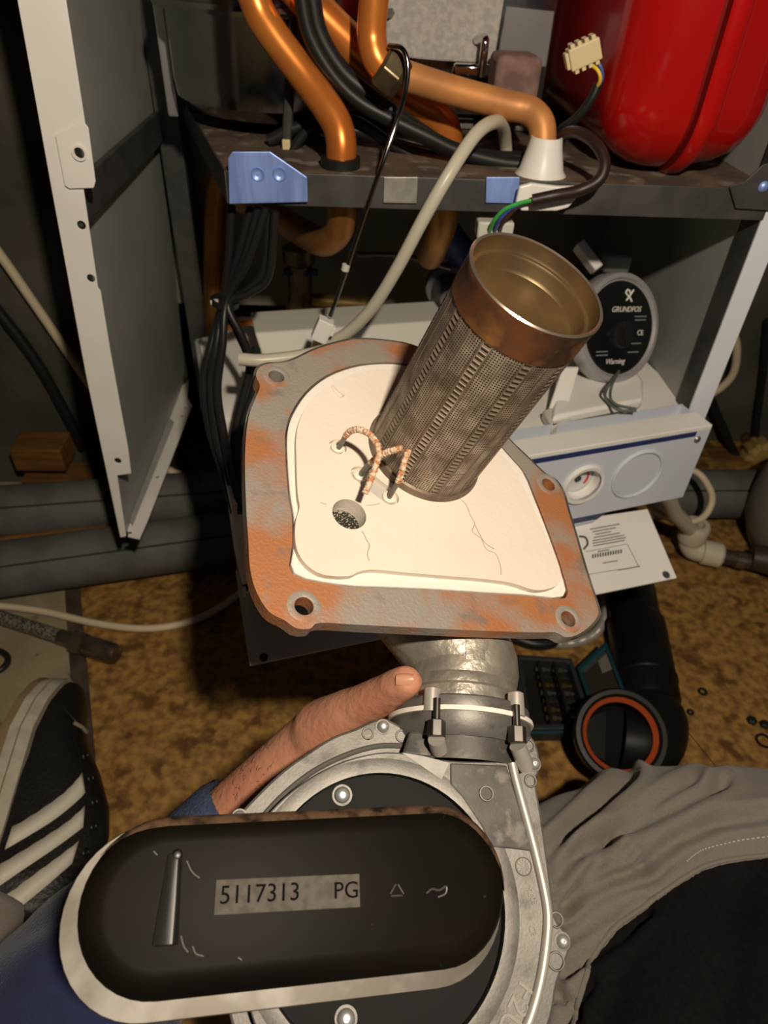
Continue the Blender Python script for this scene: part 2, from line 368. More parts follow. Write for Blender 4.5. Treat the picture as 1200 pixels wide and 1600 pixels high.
nut = tag(nut.build('hex_nut', NUTM, bevel=.0015, smooth=False), 'dark brass hexagonal pipe nut joining two copper pipes', 'nut')
cap = tube_thing('capillary_tube', 'thin steel capillary wire hanging from the brass nut to a white plug', 'wire',
    [onY(608, 72, .69), onY(628, 76, .68), onY(637, 100, .675), onY(634, 140, .672), onY(620, 190, .67), onY(596, 260, .66), onY(565, 350, .66), onY(535, 440, .66), onY(516, 494, .66)], .0022, STEEL)
b = onY(540, 418, .66)
MB().lathe([(0, -.004), (.004, -.003), (.004, .003), (0, .004)], b, onY(535, 440, .66)-b, 10).build('clip', PALE, cap)
sl = V((onY(845, 268, .70)))
sleeve = tag(MB().lathe([(.013, .028), (.0145, .028), (.0165, .018), (.021, 0), (.026, -.006), (.028, -.012), (.013, -.012)], V((sl.x, sl.y, ZS+.004)), (0, 0, 1), 28, closed=True).build(
    'pipe_sleeve', WHITE), 'white conical plastic sleeve round the copper pipe foot', 'sleeve')
pl = tag(yplate('white_bracket', [(812, 292), (830, 287), (872, 292), (905, 292), (900, 312), (888, 325), (870, 330), (815, 330), (806, 318)], YF-.02, .006, WHITE, None, bevel=.0015),
    'small white plastic plate clipped over the shelf edge', 'bracket')
# pipes under the shelf
tag(MB().tube(catmull([onY(534, 305, .705), onY(534, 335, .71), onY(528, 362, .72), onY(505, 378, .74), onY(470, 362, .79), onY(425, 335, .86), onY(380, 315, .92)], 8), .0148, 18)
    .build('copper_elbow', OCHRE), 'tarnished copper elbow under the shelf below the zinc bracket', 'pipe')
tag(MB().tube(catmull([onY(694, 310, .78), onY(692, 345, .785), onY(684, 372, .80), onY(672, 400, .85)], 8), .0165, 18)
    .build('copper_elbow', OCHRE), 'tarnished copper stub under the shelf behind the milky hose', 'pipe')
tag(MB().tube(catmull([onY(350, 262, 1.03), onY(338, 310, 1.03), onY(334, 420, 1.03), onY(336, 520, 1.03), onY(345, 570, 1.03)], 8), .0155, 16)
    .build('copper_pipe', OCHRE), 'tarnished copper pipe standing behind the black cable bundle', 'pipe')
hp = tag(MB().tube([onY(345, 520, 1.0), onY(412, 506, .98)], .011, 16).build('copper_pipe', COPPER), 'short bright copper pipe stub behind the black cables', 'pipe')
MB().tube([onY(411, 506, .98), onY(420, 504, .98), onY(432, 502, .98)], [.0135, .0135, .0115], 16).build('collar', BRASS, hp)
vb = thing('brass_valve', 'dark brass valve body in the shade under the shelf', 'valve', onY(480, 500, 1.0))
MB().lathe([(0, -.03), (.02, -.03), (.024, -.015), (.018, .005), (.018, .05), (.024, .055), (.024, .075), (0, .075)], onY(470, 465, 1.0), (0, 0, 1), 20).build('body', NUTM, vb)
MB().tube([onY(490, 470, 1.0), onY(590, 478, .98)], .012, 14).build('outlet', BRASS, vb)
MB().box(onY(470, 425, .99), (.05, .012, .008)).build('handle', mat('dark_blue_plastic', (.012, .03, .12), .4), vb, bevel=.002)
lv = thing('steel_lever', 'grey steel lever on a round fitting behind the hose', 'lever', onY(690, 470, .9))
MB().tube(catmull([onY(560, 398, .92), onY(630, 400, .9), onY(705, 420, .88)], 6), .0035, 10).build('rod', STEEL, lv)
MB().lathe([(0, .03), (.014, .03), (.022, .02), (.022, -.01), (.03, -.01), (.03, -.03), (0, -.03)], onY(700, 455, .92), (0, -1, 0), 20).build('fitting', mat('grey_casting', (.2, .2, .2), .5, .6), lv)
# dark blue clamp seen between pipe stub and burner
tag(MB().tube(catmull([onY(668, 330, .92), onY(700, 370, .90), onY(725, 400, .92)], 6), .02, 14).build('blue_hose', mat('blue_rubber', (.012, .03, .10), .5)), 'dark blue hose in the shade under the shelf', 'hose')

# ------------------------------------------------------------------ upper compartment
hx = thing('heat_exchanger', 'shiny stainless heat exchanger drum standing at the left of the shelf', 'heat exchanger', V((-.075, .90, ZS)))
hc = V((-.075, .90, 0))
MB().lathe([(0, ZS+.012), (.085, ZS+.012), (.105, ZS+.016), (.118, ZS+.028), (.120, ZS+.045), (.120, .742), (.121, .744)], hc, (0, 0, 1), 56).build('drum', STEEL, hx)
MB().lathe([(.119, .742), (.131, .742), (.133, .746), (.131, .75), (.119, .75)], hc, (0, 0, 1), 56, closed=True).build('clamp_ring', STEEL, hx)
MB().lathe([(.119, .75), (.120, .96), (0, .97)], hc, (0, 0, 1), 56).build('upper_drum', STEEL, hx)
MB().box((-.205, .93, .80), (.012, .05, .33)).build('side_strap', mat('pale_steel', (.62, .62, .66), .3, .8), hx, smooth=False, bevel=.002)
board = tag(yplate('insulation_board', [(596, -110), (805, -110), (788, 0), (772, 100), (690, 96), (604, 88)], .84, .016, FELT, None, bevel=.002, top=.95),
    'grey felt insulation board above the copper pipes', 'insulation')
sup = thing('steel_housing', 'steel housing with a wide felt-covered front behind the copper pipes', 'housing', V((.12, .97, ZS)))
MB().box((.14, .965, .80), (.155, .20, .30)).build('casing', STEEL, sup, smooth=False, bevel=.006)
MB().box((.14, .965, .643), (.15, .16, .012)).build('foot', mat('dark_grey_felt', (.2, .19, .18), .9, c2=(.13, .12, .11), nscale=80), sup, smooth=False, bevel=.003)
cl = thing('spring_clip', 'bright chrome clip at the lower edge of the felt board', 'clip', onY(752, 122, .825))
MB().tube(catmull([onY(745, 62, .838), onY(757, 60, .822), onY(757, 75, .818), onY(752, 120, .82)], 6), .0042, 12).build('pin', CHROME, cl)
MB().box(onY(745, 110, .83), (.05, .012, .012)).build('bar', CHROME, cl, bevel=.003)
tag(yplate('clear_film', [(792, 10), (866, 18), (853, 104), (776, 100)], .835, .0012, CLEAR, None), 'clear plastic film sheet beside the felt board', 'film')
tag(MB().box(onY(800, 138, .80), (.045, .05, .06)).build('rusty_block', RUSTB, bevel=.006), 'pinkish rusty block under the clear film', 'block')

# red expansion vessel: a flat drum standing on its rim
rv = thing('expansion_vessel', 'glossy red expansion vessel standing at the right of the shelf', 'expansion vessel', V((.30, .9, ZS)))
DRED = mat('dark_red_enamel', (.16, .004, .004), .4)
def rrect(inset, x, y0=.672, y1=1.065, z0=ZS+.004, z1=.985, r=.060, n=10):
    y0, y1, z0, z1 = y0+inset, y1-inset, z0+inset, z1-inset; r = max(.012, r-inset); o_ = []
    for cy, cz, a0 in ((y1-r, z0+r, -90), (y1-r, z1-r, 0), (y0+r, z1-r, 90), (y0+r, z0+r, 180)):
        for k in range(n+1): an = math.radians(a0+90*k/n); o_.append(V((x+(cy-.87)*0, cy+r*math.cos(an), cz+r*math.sin(an))))
    return o_
def shell(prof, name, m, cap0=False, cap1=False):
    b_ = MB(); rg = [rrect(*p) for p in prof]; n_ = len(rg[0])
    for q_ in rg: b_.v += q_
    for i in range(len(rg)-1):
        for k in range(n_): b_.f.append((i*n_+k, i*n_+(k+1) % n_, (i+1)*n_+(k+1) % n_, (i+1)*n_+k))
    if cap0: b_.f.append(tuple(range(n_)))
    if cap1: b_.f.append(tuple((len(rg)-1)*n_+k for k in reversed(range(n_))))
    return b_.build(name, m, rv, angle=60)
shell([(.14, .2335), (.09, .2338), (.05, .2345), (.035, .237), (.022, .244), (.012, .255), (.004, .270), (.0005, .285), (0, .300)], 'front_shell', RED, cap0=True)
shell([(0, .300), (.0035, .3015), (.0035, .3045), (-.003, .306)], 'groove', DRED)
shell([(-.003, .306), (-.006, .309), (-.006, .318), (-.002, .323), (.003, .330), (.006, .348), (.014, .366), (.03, .380), (.06, .389), (.12, .392)], 'rear_shell', RED, cap1=True)

# loose plug and its cable
pg = thing('wire_plug', 'cream plastic wire plug hanging in front of the red vessel', 'plug', onY(912, 110, .70))
c0 = onY(912, 84, .70); xa = (onY(940, 70, .70)-onY(885, 95, .70)).normalized(); ya = V((0, 1, 0)); za = xa.cross(ya).normalized()
CREAM = mat('cream_plastic', (.62, .52, .30), .5)
MB().box(c0, (.027, .014, .017), (xa, ya, za)).build('body', CREAM, pg, smooth=False, bevel=.0012)
for i in range(4):
    for s in (-1, 1):
        MB().box(c0+xa*(-.009+.006*i)+za*s*.0095, (.0036, .012, .004), (xa, ya, za)).build('key', CREAM, pg, smooth=False, bevel=.0005)
MB().box(c0-xa*.0145, (.004, .010, .013), (xa, ya, za)).build('end_face', CREAM, pg, smooth=False, bevel=.001)
YEL = mat('yellow_wire', (.75, .5, .03), .4); BLU = mat('blue_wire', (.05, .09, .35), .4); BRN = mat('brown_sheath', (.022, .011, .009), .45); GRN = mat('green_wire', (.05, .42, .06), .4)
kb = thing('plug_cable', 'black cable with blue and yellow wires leading to the cream plug', 'cable', onY(870, 212, .72))
MB().tube(catmull([onY(926, 93, .70), onY(938, 104, .697), onY(941, 122, .697), onY(934, 137, .70)], 6), .0016, 8).build('wire', BLU, kb)
MB().tube(catmull([onY(922, 100, .70), onY(934, 110, .695), onY(938, 124, .694), onY(932, 138, .699)], 6), .0016, 8).build('wire', YEL, kb)
MB().tube(catmull([onY(935, 132, .70), onY(922, 158, .70), onY(900, 185, .705), onY(872, 208, .72), onY(862, 240, .73), onY(868, 262, .735)], 8), .0042, 12).build('sheath', BLACK, kb)
kc = thing('brown_cable', 'thick dark brown cable looping out over the shelf edge', 'cable', onY(880, 210, .70))
MB().tube(catmull([onY(868, 262, .72), onY(872, 222, .71), onY(895, 206, .69), onY(926, 220, .665), onY(944, 250, .648), onY(937, 280, .64), onY(905, 298, .64), onY(865, 306, .638), onY(832, 313, .64)], 8), .0052, 12).build('sheath', BRN, kc)
for dx, m in ((0, GRN), (8, BLU), (16, mat('dark_brown_wire', (.08, .03, .015), .4))):
    MB().tube(catmull([onY(836, 312, .64), onY(810+dx*.5, 318, .645), onY(785+dx, 330, .65), onY(768+dx, 352, .66), onY(762+dx, 380, .69)], 6), .0018, 8).build('wire', m, kc)
tag(MB().box(onY(772, 356, .68), (.035, .02, .016)).build('terminal_block', PALE, bevel=.002), 'pale terminal block under the shelf behind the burner rim', 'connector')

# black cables lying over the pipes
for i, pts in enumerate([
    [(468, -60), (472, 0), (486, 60), (520, 118), (560, 158), (610, 186), (668, 214), (720, 238), (790, 255), (850, 258)],
    [(482, -60), (488, 0), (500, 55), (535, 112), (580, 150), (640, 195), (700, 232), (770, 248), (830, 250)],
    [(452, 240), (480, 205), (520, 188), (560, 190), (620, 230), (660, 250)],
    [(740, 235), (690, 242), (620, 225), (560, 205), (480, 195), (420, 220)]]):
    tube_thing('black_cable', ['black cable draped along the upper side of the slanting copper pipe', 'second black cable draped beside the slanting copper pipe',
        'black cable lying low on the shelf behind the pipes', 'long black cable lying across the back of the shelf'][i], 'cable',
        [onY(x, y, (.728, .735, .765, .772)[i]) for x, y in pts], (.007, .008, .005, .006)[i], BLACK, 'black cables on the shelf')
st = thing('dark_strap', 'dark metal strap hanging behind the thick copper pipe', 'strap', onY(448, 238, .80))
MB().tube([onY(461, -60, .768), onY(459, 60, .768), onY(452, 150, .768), onY(447, 232, .768)], .0050, 8).build('rod', DARKST, st)
MB().box(onY(448, 236, .765), (.008, .008, .022)).build('tip', CREAM, st, bevel=.001)
# milky hose
tube_thing('milky_hose', 'long milky silicone hose curving down from the shelf to the terminal box', 'hose',
    [onY(792, 262, .76), onY(790, 225, .755), onY(785, 196, .73), onY(768, 192, .70), onY(740, 214, .675), onY(700, 275, .65), onY(660, 345, .645), onY(620, 420, .65), onY(582, 480, .66), onY(545, 518, .67), onY(500, 545, .68)], .0062, SILIC, n=10)
tube_thing('hose_end', 'short grey-white hose end poking out beside the burner flange', 'hose', [onY(374, 561, .60), onY(410, 563, .60), onY(470, 556, .61), onY(540, 540, .63)], .0062, SILIC)

# cable bundle left of the burner
for i, pts in enumerate([
    [(392, 325), (372, 400), (350, 470), (330, 540), (318, 600), (328, 670), (350, 740), (372, 800)],
    [(404, 325), (380, 410), (352, 470), (338, 540), (330, 600), (338, 680), (358, 745), (378, 800)],
    [(416, 325), (386, 410), (354, 472), (348, 540), (340, 610), (350, 680), (362, 740), (380, 800)],
    [(362, 322), (358, 400), (349, 468), (344, 530), (326, 590), (322, 640), (345, 720), (366, 800)],
    [(420, 330), (412, 420), (384, 455), (352, 474), (372, 520), (390, 570), (378, 630), (366, 690), (372, 760)],
    [(430, 330), (420, 430), (390, 458), (356, 476), (380, 530), (400, 590), (384, 650), (374, 700), (376, 770)],
    [(400, 545), (396, 580), (388, 620), (378, 660), (372, 720), (376, 780)]]):
    tube_thing('black_wire', 'black wire of the tied bundle hanging beside the burner flange', 'cable',
        [onY(x, y, (.69-.17*max(0, (y-500)/260))-.010*(i % 3)) for x, y in pts], (.0045, .0042, .004, .004, .0042, .004, .005)[i], BLACK, 'black wires in the tied bundle')
tie = tag(MB().lathe([(.012, -.003), (.0145, -.003), (.0145, .003), (.012, .003)], onY(351, 472, .68), V((.2, 0, 1)), 16, closed=True).build('cable_tie', BLACK), 'black cable tie cinching the wire bundle', 'cable tie')
MB().box(onY(335, 472, .675), (.008, .006, .005)).build('tail', PALE, tie, bevel=.001)
# ------------------------------------------------------------------ lower compartment
zt = .405
tray = thing('boiler_tray', 'cream white tray floor at the bottom of the boiler', 'tray', onZ(700, 640, .385))
MB().plate([onZ(x, y, zt-.018) for x, y in [(306, 530), (400, 505), (660, 478), (1010, 565), (1075, 625), (1085, 655), (640, 715), (372, 772), (352, 750), (322, 620)]], (0, 0, -.006)).build('base_sheet', WHITE, tray, smooth=False, bevel=.001)
rc_ = onZ(362, 630, zt-.0175)
MB().lathe([(0, .002), (.033, .002), (.035, .0012), (.035, 0), (0, 0)], rc_, (0, 0, 1), 32).build('round_boss', WHITE, tray)
MB().tube([onZ(308, 535, zt-.018), onZ(322, 620, zt-.018), onZ(352, 735, zt-.018)], .0035, 10).build('rolled_edge', GREYP, tray)
bl = [onZ(x, y, zt-.012) for x, y in [(868, 600), (985, 588), (1001, 610), (1000, 640), (860, 668)]]
MB().plate(bl, (0, 0, .014)).build('raised_boss', WHITE, tray, bevel=.004)
MB().plate([onZ(x, y, zt-.016) for x, y in [(845, 655), (870, 645), (890, 668), (860, 682)]], (0, 0, .012)).build('corner_rib', PALE, tray, bevel=.002)
sp = [onY(880, 575, .70), onY(905, 575, .70), onY(868, 700, .62), onY(836, 705, .62)]
tag(MB().hexa(sp, [p+V((0, .004, 0)) for p in sp]).build('white_strap', WHITE, smooth=False, bevel=.001), 'flat white metal strap rising from the control box beside the burner', 'strap')
tw = thing('boss_wire', 'thin grey-green wire pair hanging below the pump onto the tray', 'wire', onZ(965, 640, zt))
for k in (0, 1):
    MB().tube(catmull([P(967, 580, .80), onZ(951+5*k, 602, .432), onZ(946+8*k, 622, .414), onZ(965, 640-7*k, .4105), onZ(994, 642-3*k, .4105)], 6), .0016, 8).build('strand', mat('grey_green_wire', (.10, .12, .10), .5), tw)

# terminal box behind the flange
tb = thing('terminal_box', 'pale grey-green terminal box behind the burner flange', 'terminal box', onZ(520, 575, zt-.018))
A_, B_ = onZ(398, 520, .44), onZ(700, 500, .44)
ya = V((-(B_-A_).y, (B_-A_).x, 0)).normalized(); xa = (B_-A_).normalized()
def tbp(u, v, z): return A_+xa*u+ya*v+V((0, 0, z-.44))
L_ = (B_-A_).length
MB().hexa([tbp(0, 0, .44), tbp(L_, 0, .44), tbp(L_, .06, .44), tbp(0, .06, .44)], [tbp(.012, -.025, .388), tbp(L_, -.025, .388), tbp(L_, .06, .388), tbp(.012, .06, .388)]).build('housing', PALE, tb, smooth=False, bevel=.002)
for u0, u1, zz in ((.006, .028, .412), (.03, .07, .418)):
    MB().hexa([tbp(u0, -.034, zz), tbp(u1, -.034, zz), tbp(u1, -.01, zz), tbp(u0, -.01, zz)], [tbp(u0, -.040, .389), tbp(u1, -.040, .389), tbp(u1, -.01, .389), tbp(u0, -.01, .389)]).build('socket', PALE, tb, smooth=False, bevel=.001)
    MB().box(tbp((u0+u1)/2, -.036, zz-.006), ((u1-u0)*.7, .004, .003), (xa, ya, V((0, 0, 1)))).build('slot', INK, tb)
pc = thing('white_plug', 'white plug on the capillary wire standing on the terminal box', 'plug', onY(500, 535, .67))
cc = onY(504, 515, .66); upd = (onY(516, 494, .66)-onY(498, 535, .66)).normalized(); sx = (onY(520, 518, .66)-onY(486, 512, .66)).normalized(); sy = sx.cross(upd).normalized()
sx = upd.cross(sy).normalized()*-1
MB().box(cc, (.0165, .014, .024), (sx, sy, upd)).build('body', WHITE, pc, smooth=False, bevel=.001)
MB().box(cc+sx*-.0095-sy*.003+upd*.002, (.006, .008, .010), (sx, sy, upd)).build('latch', WHITE, pc, smooth=False, bevel=.0008)
MB().box(cc-upd*.016, (.008, .008, .012), (sx, sy, upd)).build('stem', BRASS, pc, smooth=False, bevel=.0006)

# pump
pn = (RGT*.46-UPV*.20-FWD*.86).normalized()
pcn = P(966, 513, .80)
pump = thing('circulation_pump', 'grey circulation pump with a round black face plate', 'pump', pcn-pn*.11-V((0, 0, .09)))
GCAST = mat('grey_pump_casting', (.16, .15, .12), .5, .3, c2=(.11, .10, .08), nscale=30)
MB().lathe([(.060, -.02), (.064, -.014), (.064, .0), (.062, .004), (.057, .005), (.055, .002), (.0, .002)], pcn, pn, 56).build('rim', mat('pump_rim', (.42, .41, .42), .4, .4), pump)
MB().lathe([(.056, -.10), (.058, -.05), (.059, -.018)], pcn, pn, 48).build('motor_body', GCAST, pump)
fp = MB().lathe([(0, .0035), (.052, .0035), (.0535, .002), (.0535, 0), (0, 0)], pcn, pn, 56).build('face_plate', mat('black_face', (.006, .006, .007), .3), pump)
yy = (UPV-pn*UPV.dot(pn)).normalized(); xx = yy.cross(pn).normalized()
tx = (V((1, 0, 0))*.985+UPV*.05); tx = (tx-pn*tx.dot(pn)).normalized(); ty = pn.cross(tx).normalized()
def fpp(x, y): return pcn+pn*.0042+tx*x+ty*y
PW = mat('white_print', (.75, .74, .70), .5)
text('lettering', 'GRUNDFOS', .0088, fpp(.007, .021), tx, ty, PW, fp, shear=.3)
text('lettering', 'Warning', .0088, fpp(-.007, -.038), tx, ty, PW, fp, shear=.3)
text('lettering', 'CE', .0085, fpp(.032, -.006), tx, ty, PW, fp)
for k, (x, y, ww) in enumerate([(.031, .013, .02), (.031, .009, .018), (-.028, -.026, .018), (-.028, -.030, .018), (.026, -.018, .016), (.022, -.028, .018)]):
    MB().box(fpp(x, y), (ww, .0012, .0003), (tx, ty, pn)).build('small_print', INKG, fp, smooth=False)
# swooping cross emblem
for pts in ([(.006, .031), (.011, .036), (.017, .043)], [(.007, .043), (.005, .040), (.008, .037), (.0125, .0335), (.015, .030)], [(.007, .0435), (.0105, .042), (.012, .039)]):
    MB().tube(catmull([fpp(x, y) for x, y in pts], 6), .0011, 6).build('emblem', PW, fp)
kn = MB().lathe([(.0, .009), (.014, .009), (.0155, .007), (.0165, 0), (0, 0)], pcn+pn*.003+tx*-.001-ty*.008, pn, 32).build('selector_knob', mat('black_knob', (.012, .010, .010), .35), pump)
MB().box(pcn+pn*.0125+tx*-.001-ty*.008, (.003, .024, .003), ((tx+ty*.3).normalized(), (ty-tx*.3).normalized(), pn)).build('knob_bar', mat('black_knob', (), 0), kn, smooth=False, bevel=.0006)
MB().box(fpp(.007, -.019), (.0022, .0022, .0005), (tx, ty, pn)).build('indicator', YEL, fp, smooth=False)
pv = pcn-pn*.12+V((-.02, .0, -.04))
MB().lathe([(0, .045), (.05, .045), (.062, .03), (.066, 0), (.062, -.03), (.04, -.05), (0, -.05)], pv, pn, 40).build('volute', mat('dark_pump_volute', (.07, .02, .02), .5, .2, c2=(.16, .15, .14), nscale=25, lo_=.5, hi_=.55), pump)
MB().tube([pv-V((0, 0, .04)), pv-V((0, 0, .10))], .022, 18).build('inlet', GCAST, pump)
MB().box(P(962, 410, .88), (.035, .02, .022)).build('cable_gland', mat('grey_light', (.4, .4, .38), .5), pump, bevel=.004)
tag(MB().box(P(918, 402, .84), (.012, .02, .04), (RGT*.8+UPV*.6, FWD, UPV*.8-RGT*.6)).build('white_clip', WHITE, bevel=.002), 'small white clip sticking up between burner rim and pump', 'clip')

# control box hanging across the boiler front, its left end nearer
cbx = thing('control_box', 'white control box with pressure gauge and blue stripes', 'control box', onZ(700, 700, .29))
A0, B0 = onZ(362, 790, zt), onZ(1114, 664, zt)
xa = (B0-A0).normalized(); ya = V((-xa.y, xa.x, 0)); ZU = V((0, 0, 1)); LB = (B0-A0).length
def cb(u, v, dz): return A0+xa*u+ya*v+ZU*dz
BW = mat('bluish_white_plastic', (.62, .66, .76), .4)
BH = .103
hole = circle(cb(LB-.152, 0, -.052), xa, ZU, .0205, 32)
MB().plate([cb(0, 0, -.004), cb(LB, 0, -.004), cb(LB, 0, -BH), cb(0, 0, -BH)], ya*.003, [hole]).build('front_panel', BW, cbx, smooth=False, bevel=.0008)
MB().hexa([cb(0, 0, 0), cb(LB, 0, 0), cb(LB, .03, 0), cb(0, .03, 0)], [cb(0, 0, -.006), cb(LB, 0, -.006), cb(LB, .03, -.006), cb(0, .03, -.006)]).build('top_edge', WHITE, cbx, smooth=False, bevel=.001)
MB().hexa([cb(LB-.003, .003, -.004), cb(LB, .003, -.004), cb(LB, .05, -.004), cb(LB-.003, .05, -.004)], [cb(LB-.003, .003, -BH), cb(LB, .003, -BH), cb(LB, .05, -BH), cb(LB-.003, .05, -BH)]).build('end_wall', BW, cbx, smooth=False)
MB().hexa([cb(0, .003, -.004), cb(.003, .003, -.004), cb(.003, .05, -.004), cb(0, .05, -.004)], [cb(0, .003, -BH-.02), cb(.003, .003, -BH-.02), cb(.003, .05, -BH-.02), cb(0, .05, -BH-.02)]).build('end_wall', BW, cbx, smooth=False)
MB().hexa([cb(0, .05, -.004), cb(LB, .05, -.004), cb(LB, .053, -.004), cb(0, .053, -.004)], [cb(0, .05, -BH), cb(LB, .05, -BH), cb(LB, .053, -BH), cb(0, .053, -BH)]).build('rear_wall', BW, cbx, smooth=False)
MB().box(cb(LB*.485, -.0006, -.0080), (LB*.955, .0008, .0058), (xa, ya, ZU)).build('blue_stripe', NAVY, cbx, smooth=False)
MB().hexa([cb(0, .001, -BH-.001), cb(LB*.80, .001, -BH-.001), cb(LB*.80, .05, -BH-.001), cb(0, .05, -BH-.001)], [cb(0, .006, -BH-.014), cb(LB*.79, .006, -BH-.014), cb(LB*.79, .05, -BH-.014), cb(0, .05, -BH-.014)]).build('blue_stripe', NAVY, cbx, smooth=False)
MB().hexa([cb(0, .004, -BH-.014), cb(LB*.78, .004, -BH-.014), cb(LB*.78, .05, -BH-.014), cb(0, .05, -BH-.014)], [cb(0, .008, -BH-.022), cb(LB*.78, .008, -BH-.022), cb(LB*.78, .05, -BH-.022), cb(0, .05, -BH-.022)]).build('under_edge', BW, cbx, smooth=False)
gc = cb(LB-.152, .003, -.052)
MB().lathe([(.0205, -.004), (.0245, -.0045), (.0255, -.003), (.0255, 0), (.0205, 0), (.0195, .010), (.0185, .010)], gc-ya*.003, ya, 40).build('gauge_bezel', WHITE, cbx)
ga = MB().lathe([(0, 0), (.0195, 0), (.0195, .003), (0, .003)], gc+ya*.008, ya, 32).build('gauge_dial', mat('dial_white', (.7, .7, .7), .4), cbx)
rd = mat('red_print', (.6, .03, .04), .5)
arc = []
for k in range(9):
    an = math.radians(-40+k*12); arc.append(gc+ya*.0075+xa*(.013*math.cos(an))+ZU*(.013*math.sin(an)))
MB().tube(arc, .0012, 6).build('red_arc', rd, ga)
MB().box(gc+ya*.0072+xa*-.002+ZU*.004, (.002, .001, .014), ((xa+ZU*.3).normalized(), ya, (ZU-xa*.3).normalized())).build('needle', INK, ga, smooth=False)
MB().lathe([(0, .001), (.004, .001), (.004, 0), (0, 0)], gc+ya*.0072, -ya, 16).build('hub', INK, ga)
kc2 = cb(LB-.082, 0, -.052)
MB().lathe([(.0325, .0), (.0325, .0022), (.031, .003), (.0295, .0022), (.0295, 0)], kc2, -ya, 48).build('round_ridge', BW, cbx)
MB().lathe([(0, .0006), (.0290, .0006), (.0295, 0)], kc2, -ya, 40).build('round_cover', BW, cbx)
s = MB().lathe([(0, .002), (.003, .0018), (.0042, .0005), (.0045, 0)], cb(LB-.014, 0, -.017), -ya, 14); s.build('screw', mat('dull_screw', (.25, .25, .23), .4, .7), cbx)

# flap with printed notes under the control box
flap = thing('label_flap', 'white hinged flap with printed notes and a barcode below the control box', 'flap', onZ(700, 900, .235))
c4 = [onZ(368, 890, .276), onZ(1012, 795, .286), onZ(1058, 903, .250), onZ(390, 1040, .236)]
fn0 = (c4[1]-c4[2]).cross(c4[3]-c4[2]).normalized(); c4[0] = onp(368, 890, c4[2], fn0)
fx = (c4[2]-c4[3]).normalized(); fn = (c4[1]-c4[0]).cross(c4[3]-c4[0]).normalized()
if fn.dot(CAM-c4[0]) < 0: fn = -fn
MB().hexa([p for p in c4], [p-fn*.003 for p in c4]).build('panel', WHITE, flap, smooth=False, bevel=.0008)
def fl(px, py, h=.0004): return onp(px, py, c4[2]+fn*h, fn)
fz = mat('flap_print', (.22, .21, .20), .6)
def bar(x0, y0, x1, y1, th, m=fz, nm='print_line'):
    a_, b_ = fl(x0, y0), fl(x1, y1); dx = (b_-a_).normalized(); dy = fn.cross(dx).normalized()
    MB().box((a_+b_)/2, ((b_-a_).length, th, .0004), (dx, dy, fn)).build(nm, m, flap, smooth=False)
for x0, y0, x1 in ((922, 827, 968), (926, 831, 962), (930, 835, 955), (928, 840, 968), (926, 845, 975), (926, 849, 978), (927, 853, 976), (934, 862, 952), (942, 880, 965), (965, 891, 1000)):
    bar(x0, y0, x1, y0-(x1-x0)*.18, .0014)
for k in range(12):
    bar(926+k*4, 872-k*.7, 926+k*4+.6, 866-k*.7, .0016, INK, 'barcode_bar')
for a_ in ((915, 862, 980, 850), (980, 850, 998, 885), (915, 898, 998, 885)): bar(*a_, .0006, fz, 'frame_line')
for p in ((1041, 898), (412, 1027)):
    MB().lathe([(0, .0006), (.004, .0006), (.0045, 0)], fl(*p, 0), fn, 14).build('screw_hole', INK, flap)
    MB().lathe([(.0045, 0), (.0055, .001), (.0065, 0)], fl(*p, 0), fn, 14).build('hole_rim', WHITE, flap)
MB().tube(catmull([fl(905, 838, .001), fl(915, 840, .001), fl(918, 850, .001), fl(912, 858, .001)], 5), .0012, 6).build('print_ring', INK, flap)

# ------------------------------------------------------------------ pipes and cables beside the boiler
for nm, lab, p0, p1, r in (('insulated_pipe', 'grey insulated pipe lying on the floor along the wall', onZ(-160, 912, .046), onZ(420, 832, .046), .044),
                        ('insulated_pipe', 'grey insulated pipe at the wall above the copper tube', onZ(-160, 812, .075), onZ(430, 768, .075), .043),
                        ('insulated_pipe', 'grey insulated pipe running right behind the control box', onZ(1030, 772, .05), onZ(1185, 772, .05), .045)):
    pp = tag(MB().tube([p0.lerp(p1, k/10) for k in range(11)], r, 28).build(nm, FOAM), lab, 'pipe')
    o_ = (p1-p0).normalized().cross(ZU).normalized()
    MB().tube([p0+ZU*(r*.72)-o_*r*-.69, p1+ZU*(r*.72)-o_*r*-.69], .0016, 6).build('seam', mat('dark_seam', (.03, .03, .028), .8), pp)
tube_thing('copper_tube', 'thin copper tube between the two insulated pipes', 'pipe', [onZ(-160, 868, .055), onZ(0, 846, .055), onZ(150, 829, .055), onZ(420, 800, .055)], .008, OCHRE)
WOOD = mat('brown_wood', (.20, .085, .02), .7, c2=(.13, .055, .012), nscale=16, stretch=(1, 8, 8))
tag(MB().box(onY(68, 705, .995), (.085, .06, .045)).build('wood_block', WOOD, bevel=.003), 'brown wooden block above the grey pipes at the wall', 'block')
tag(MB().box(onY(80, 746, .995)+V((.02, 0, 0)), (.12, .06, .03)).build('wood_block', WOOD, bevel=.003), 'long low brown wooden block right on the upper pipe', 'block')
tag(MB().box(onY(1132, 722, 1.15), (.09, .06, .045)).build('wood_block', WOOD, bevel=.003), 'brown wooden block at the wall behind the control box', 'block')
tube_thing('wall_cable', 'cream cable sagging down the wall past the left panel', 'cable', [onY(-60, 320, 1.012), onY(0, 398, 1.012), onY(45, 462, 1.012), onY(95, 535, 1.012), onY(140, 600, 1.01), onY(195, 680, 1.005), onY(262, 734, .99), onY(345, 757, .97), onY(400, 765, .96)], .0072, CABLE)
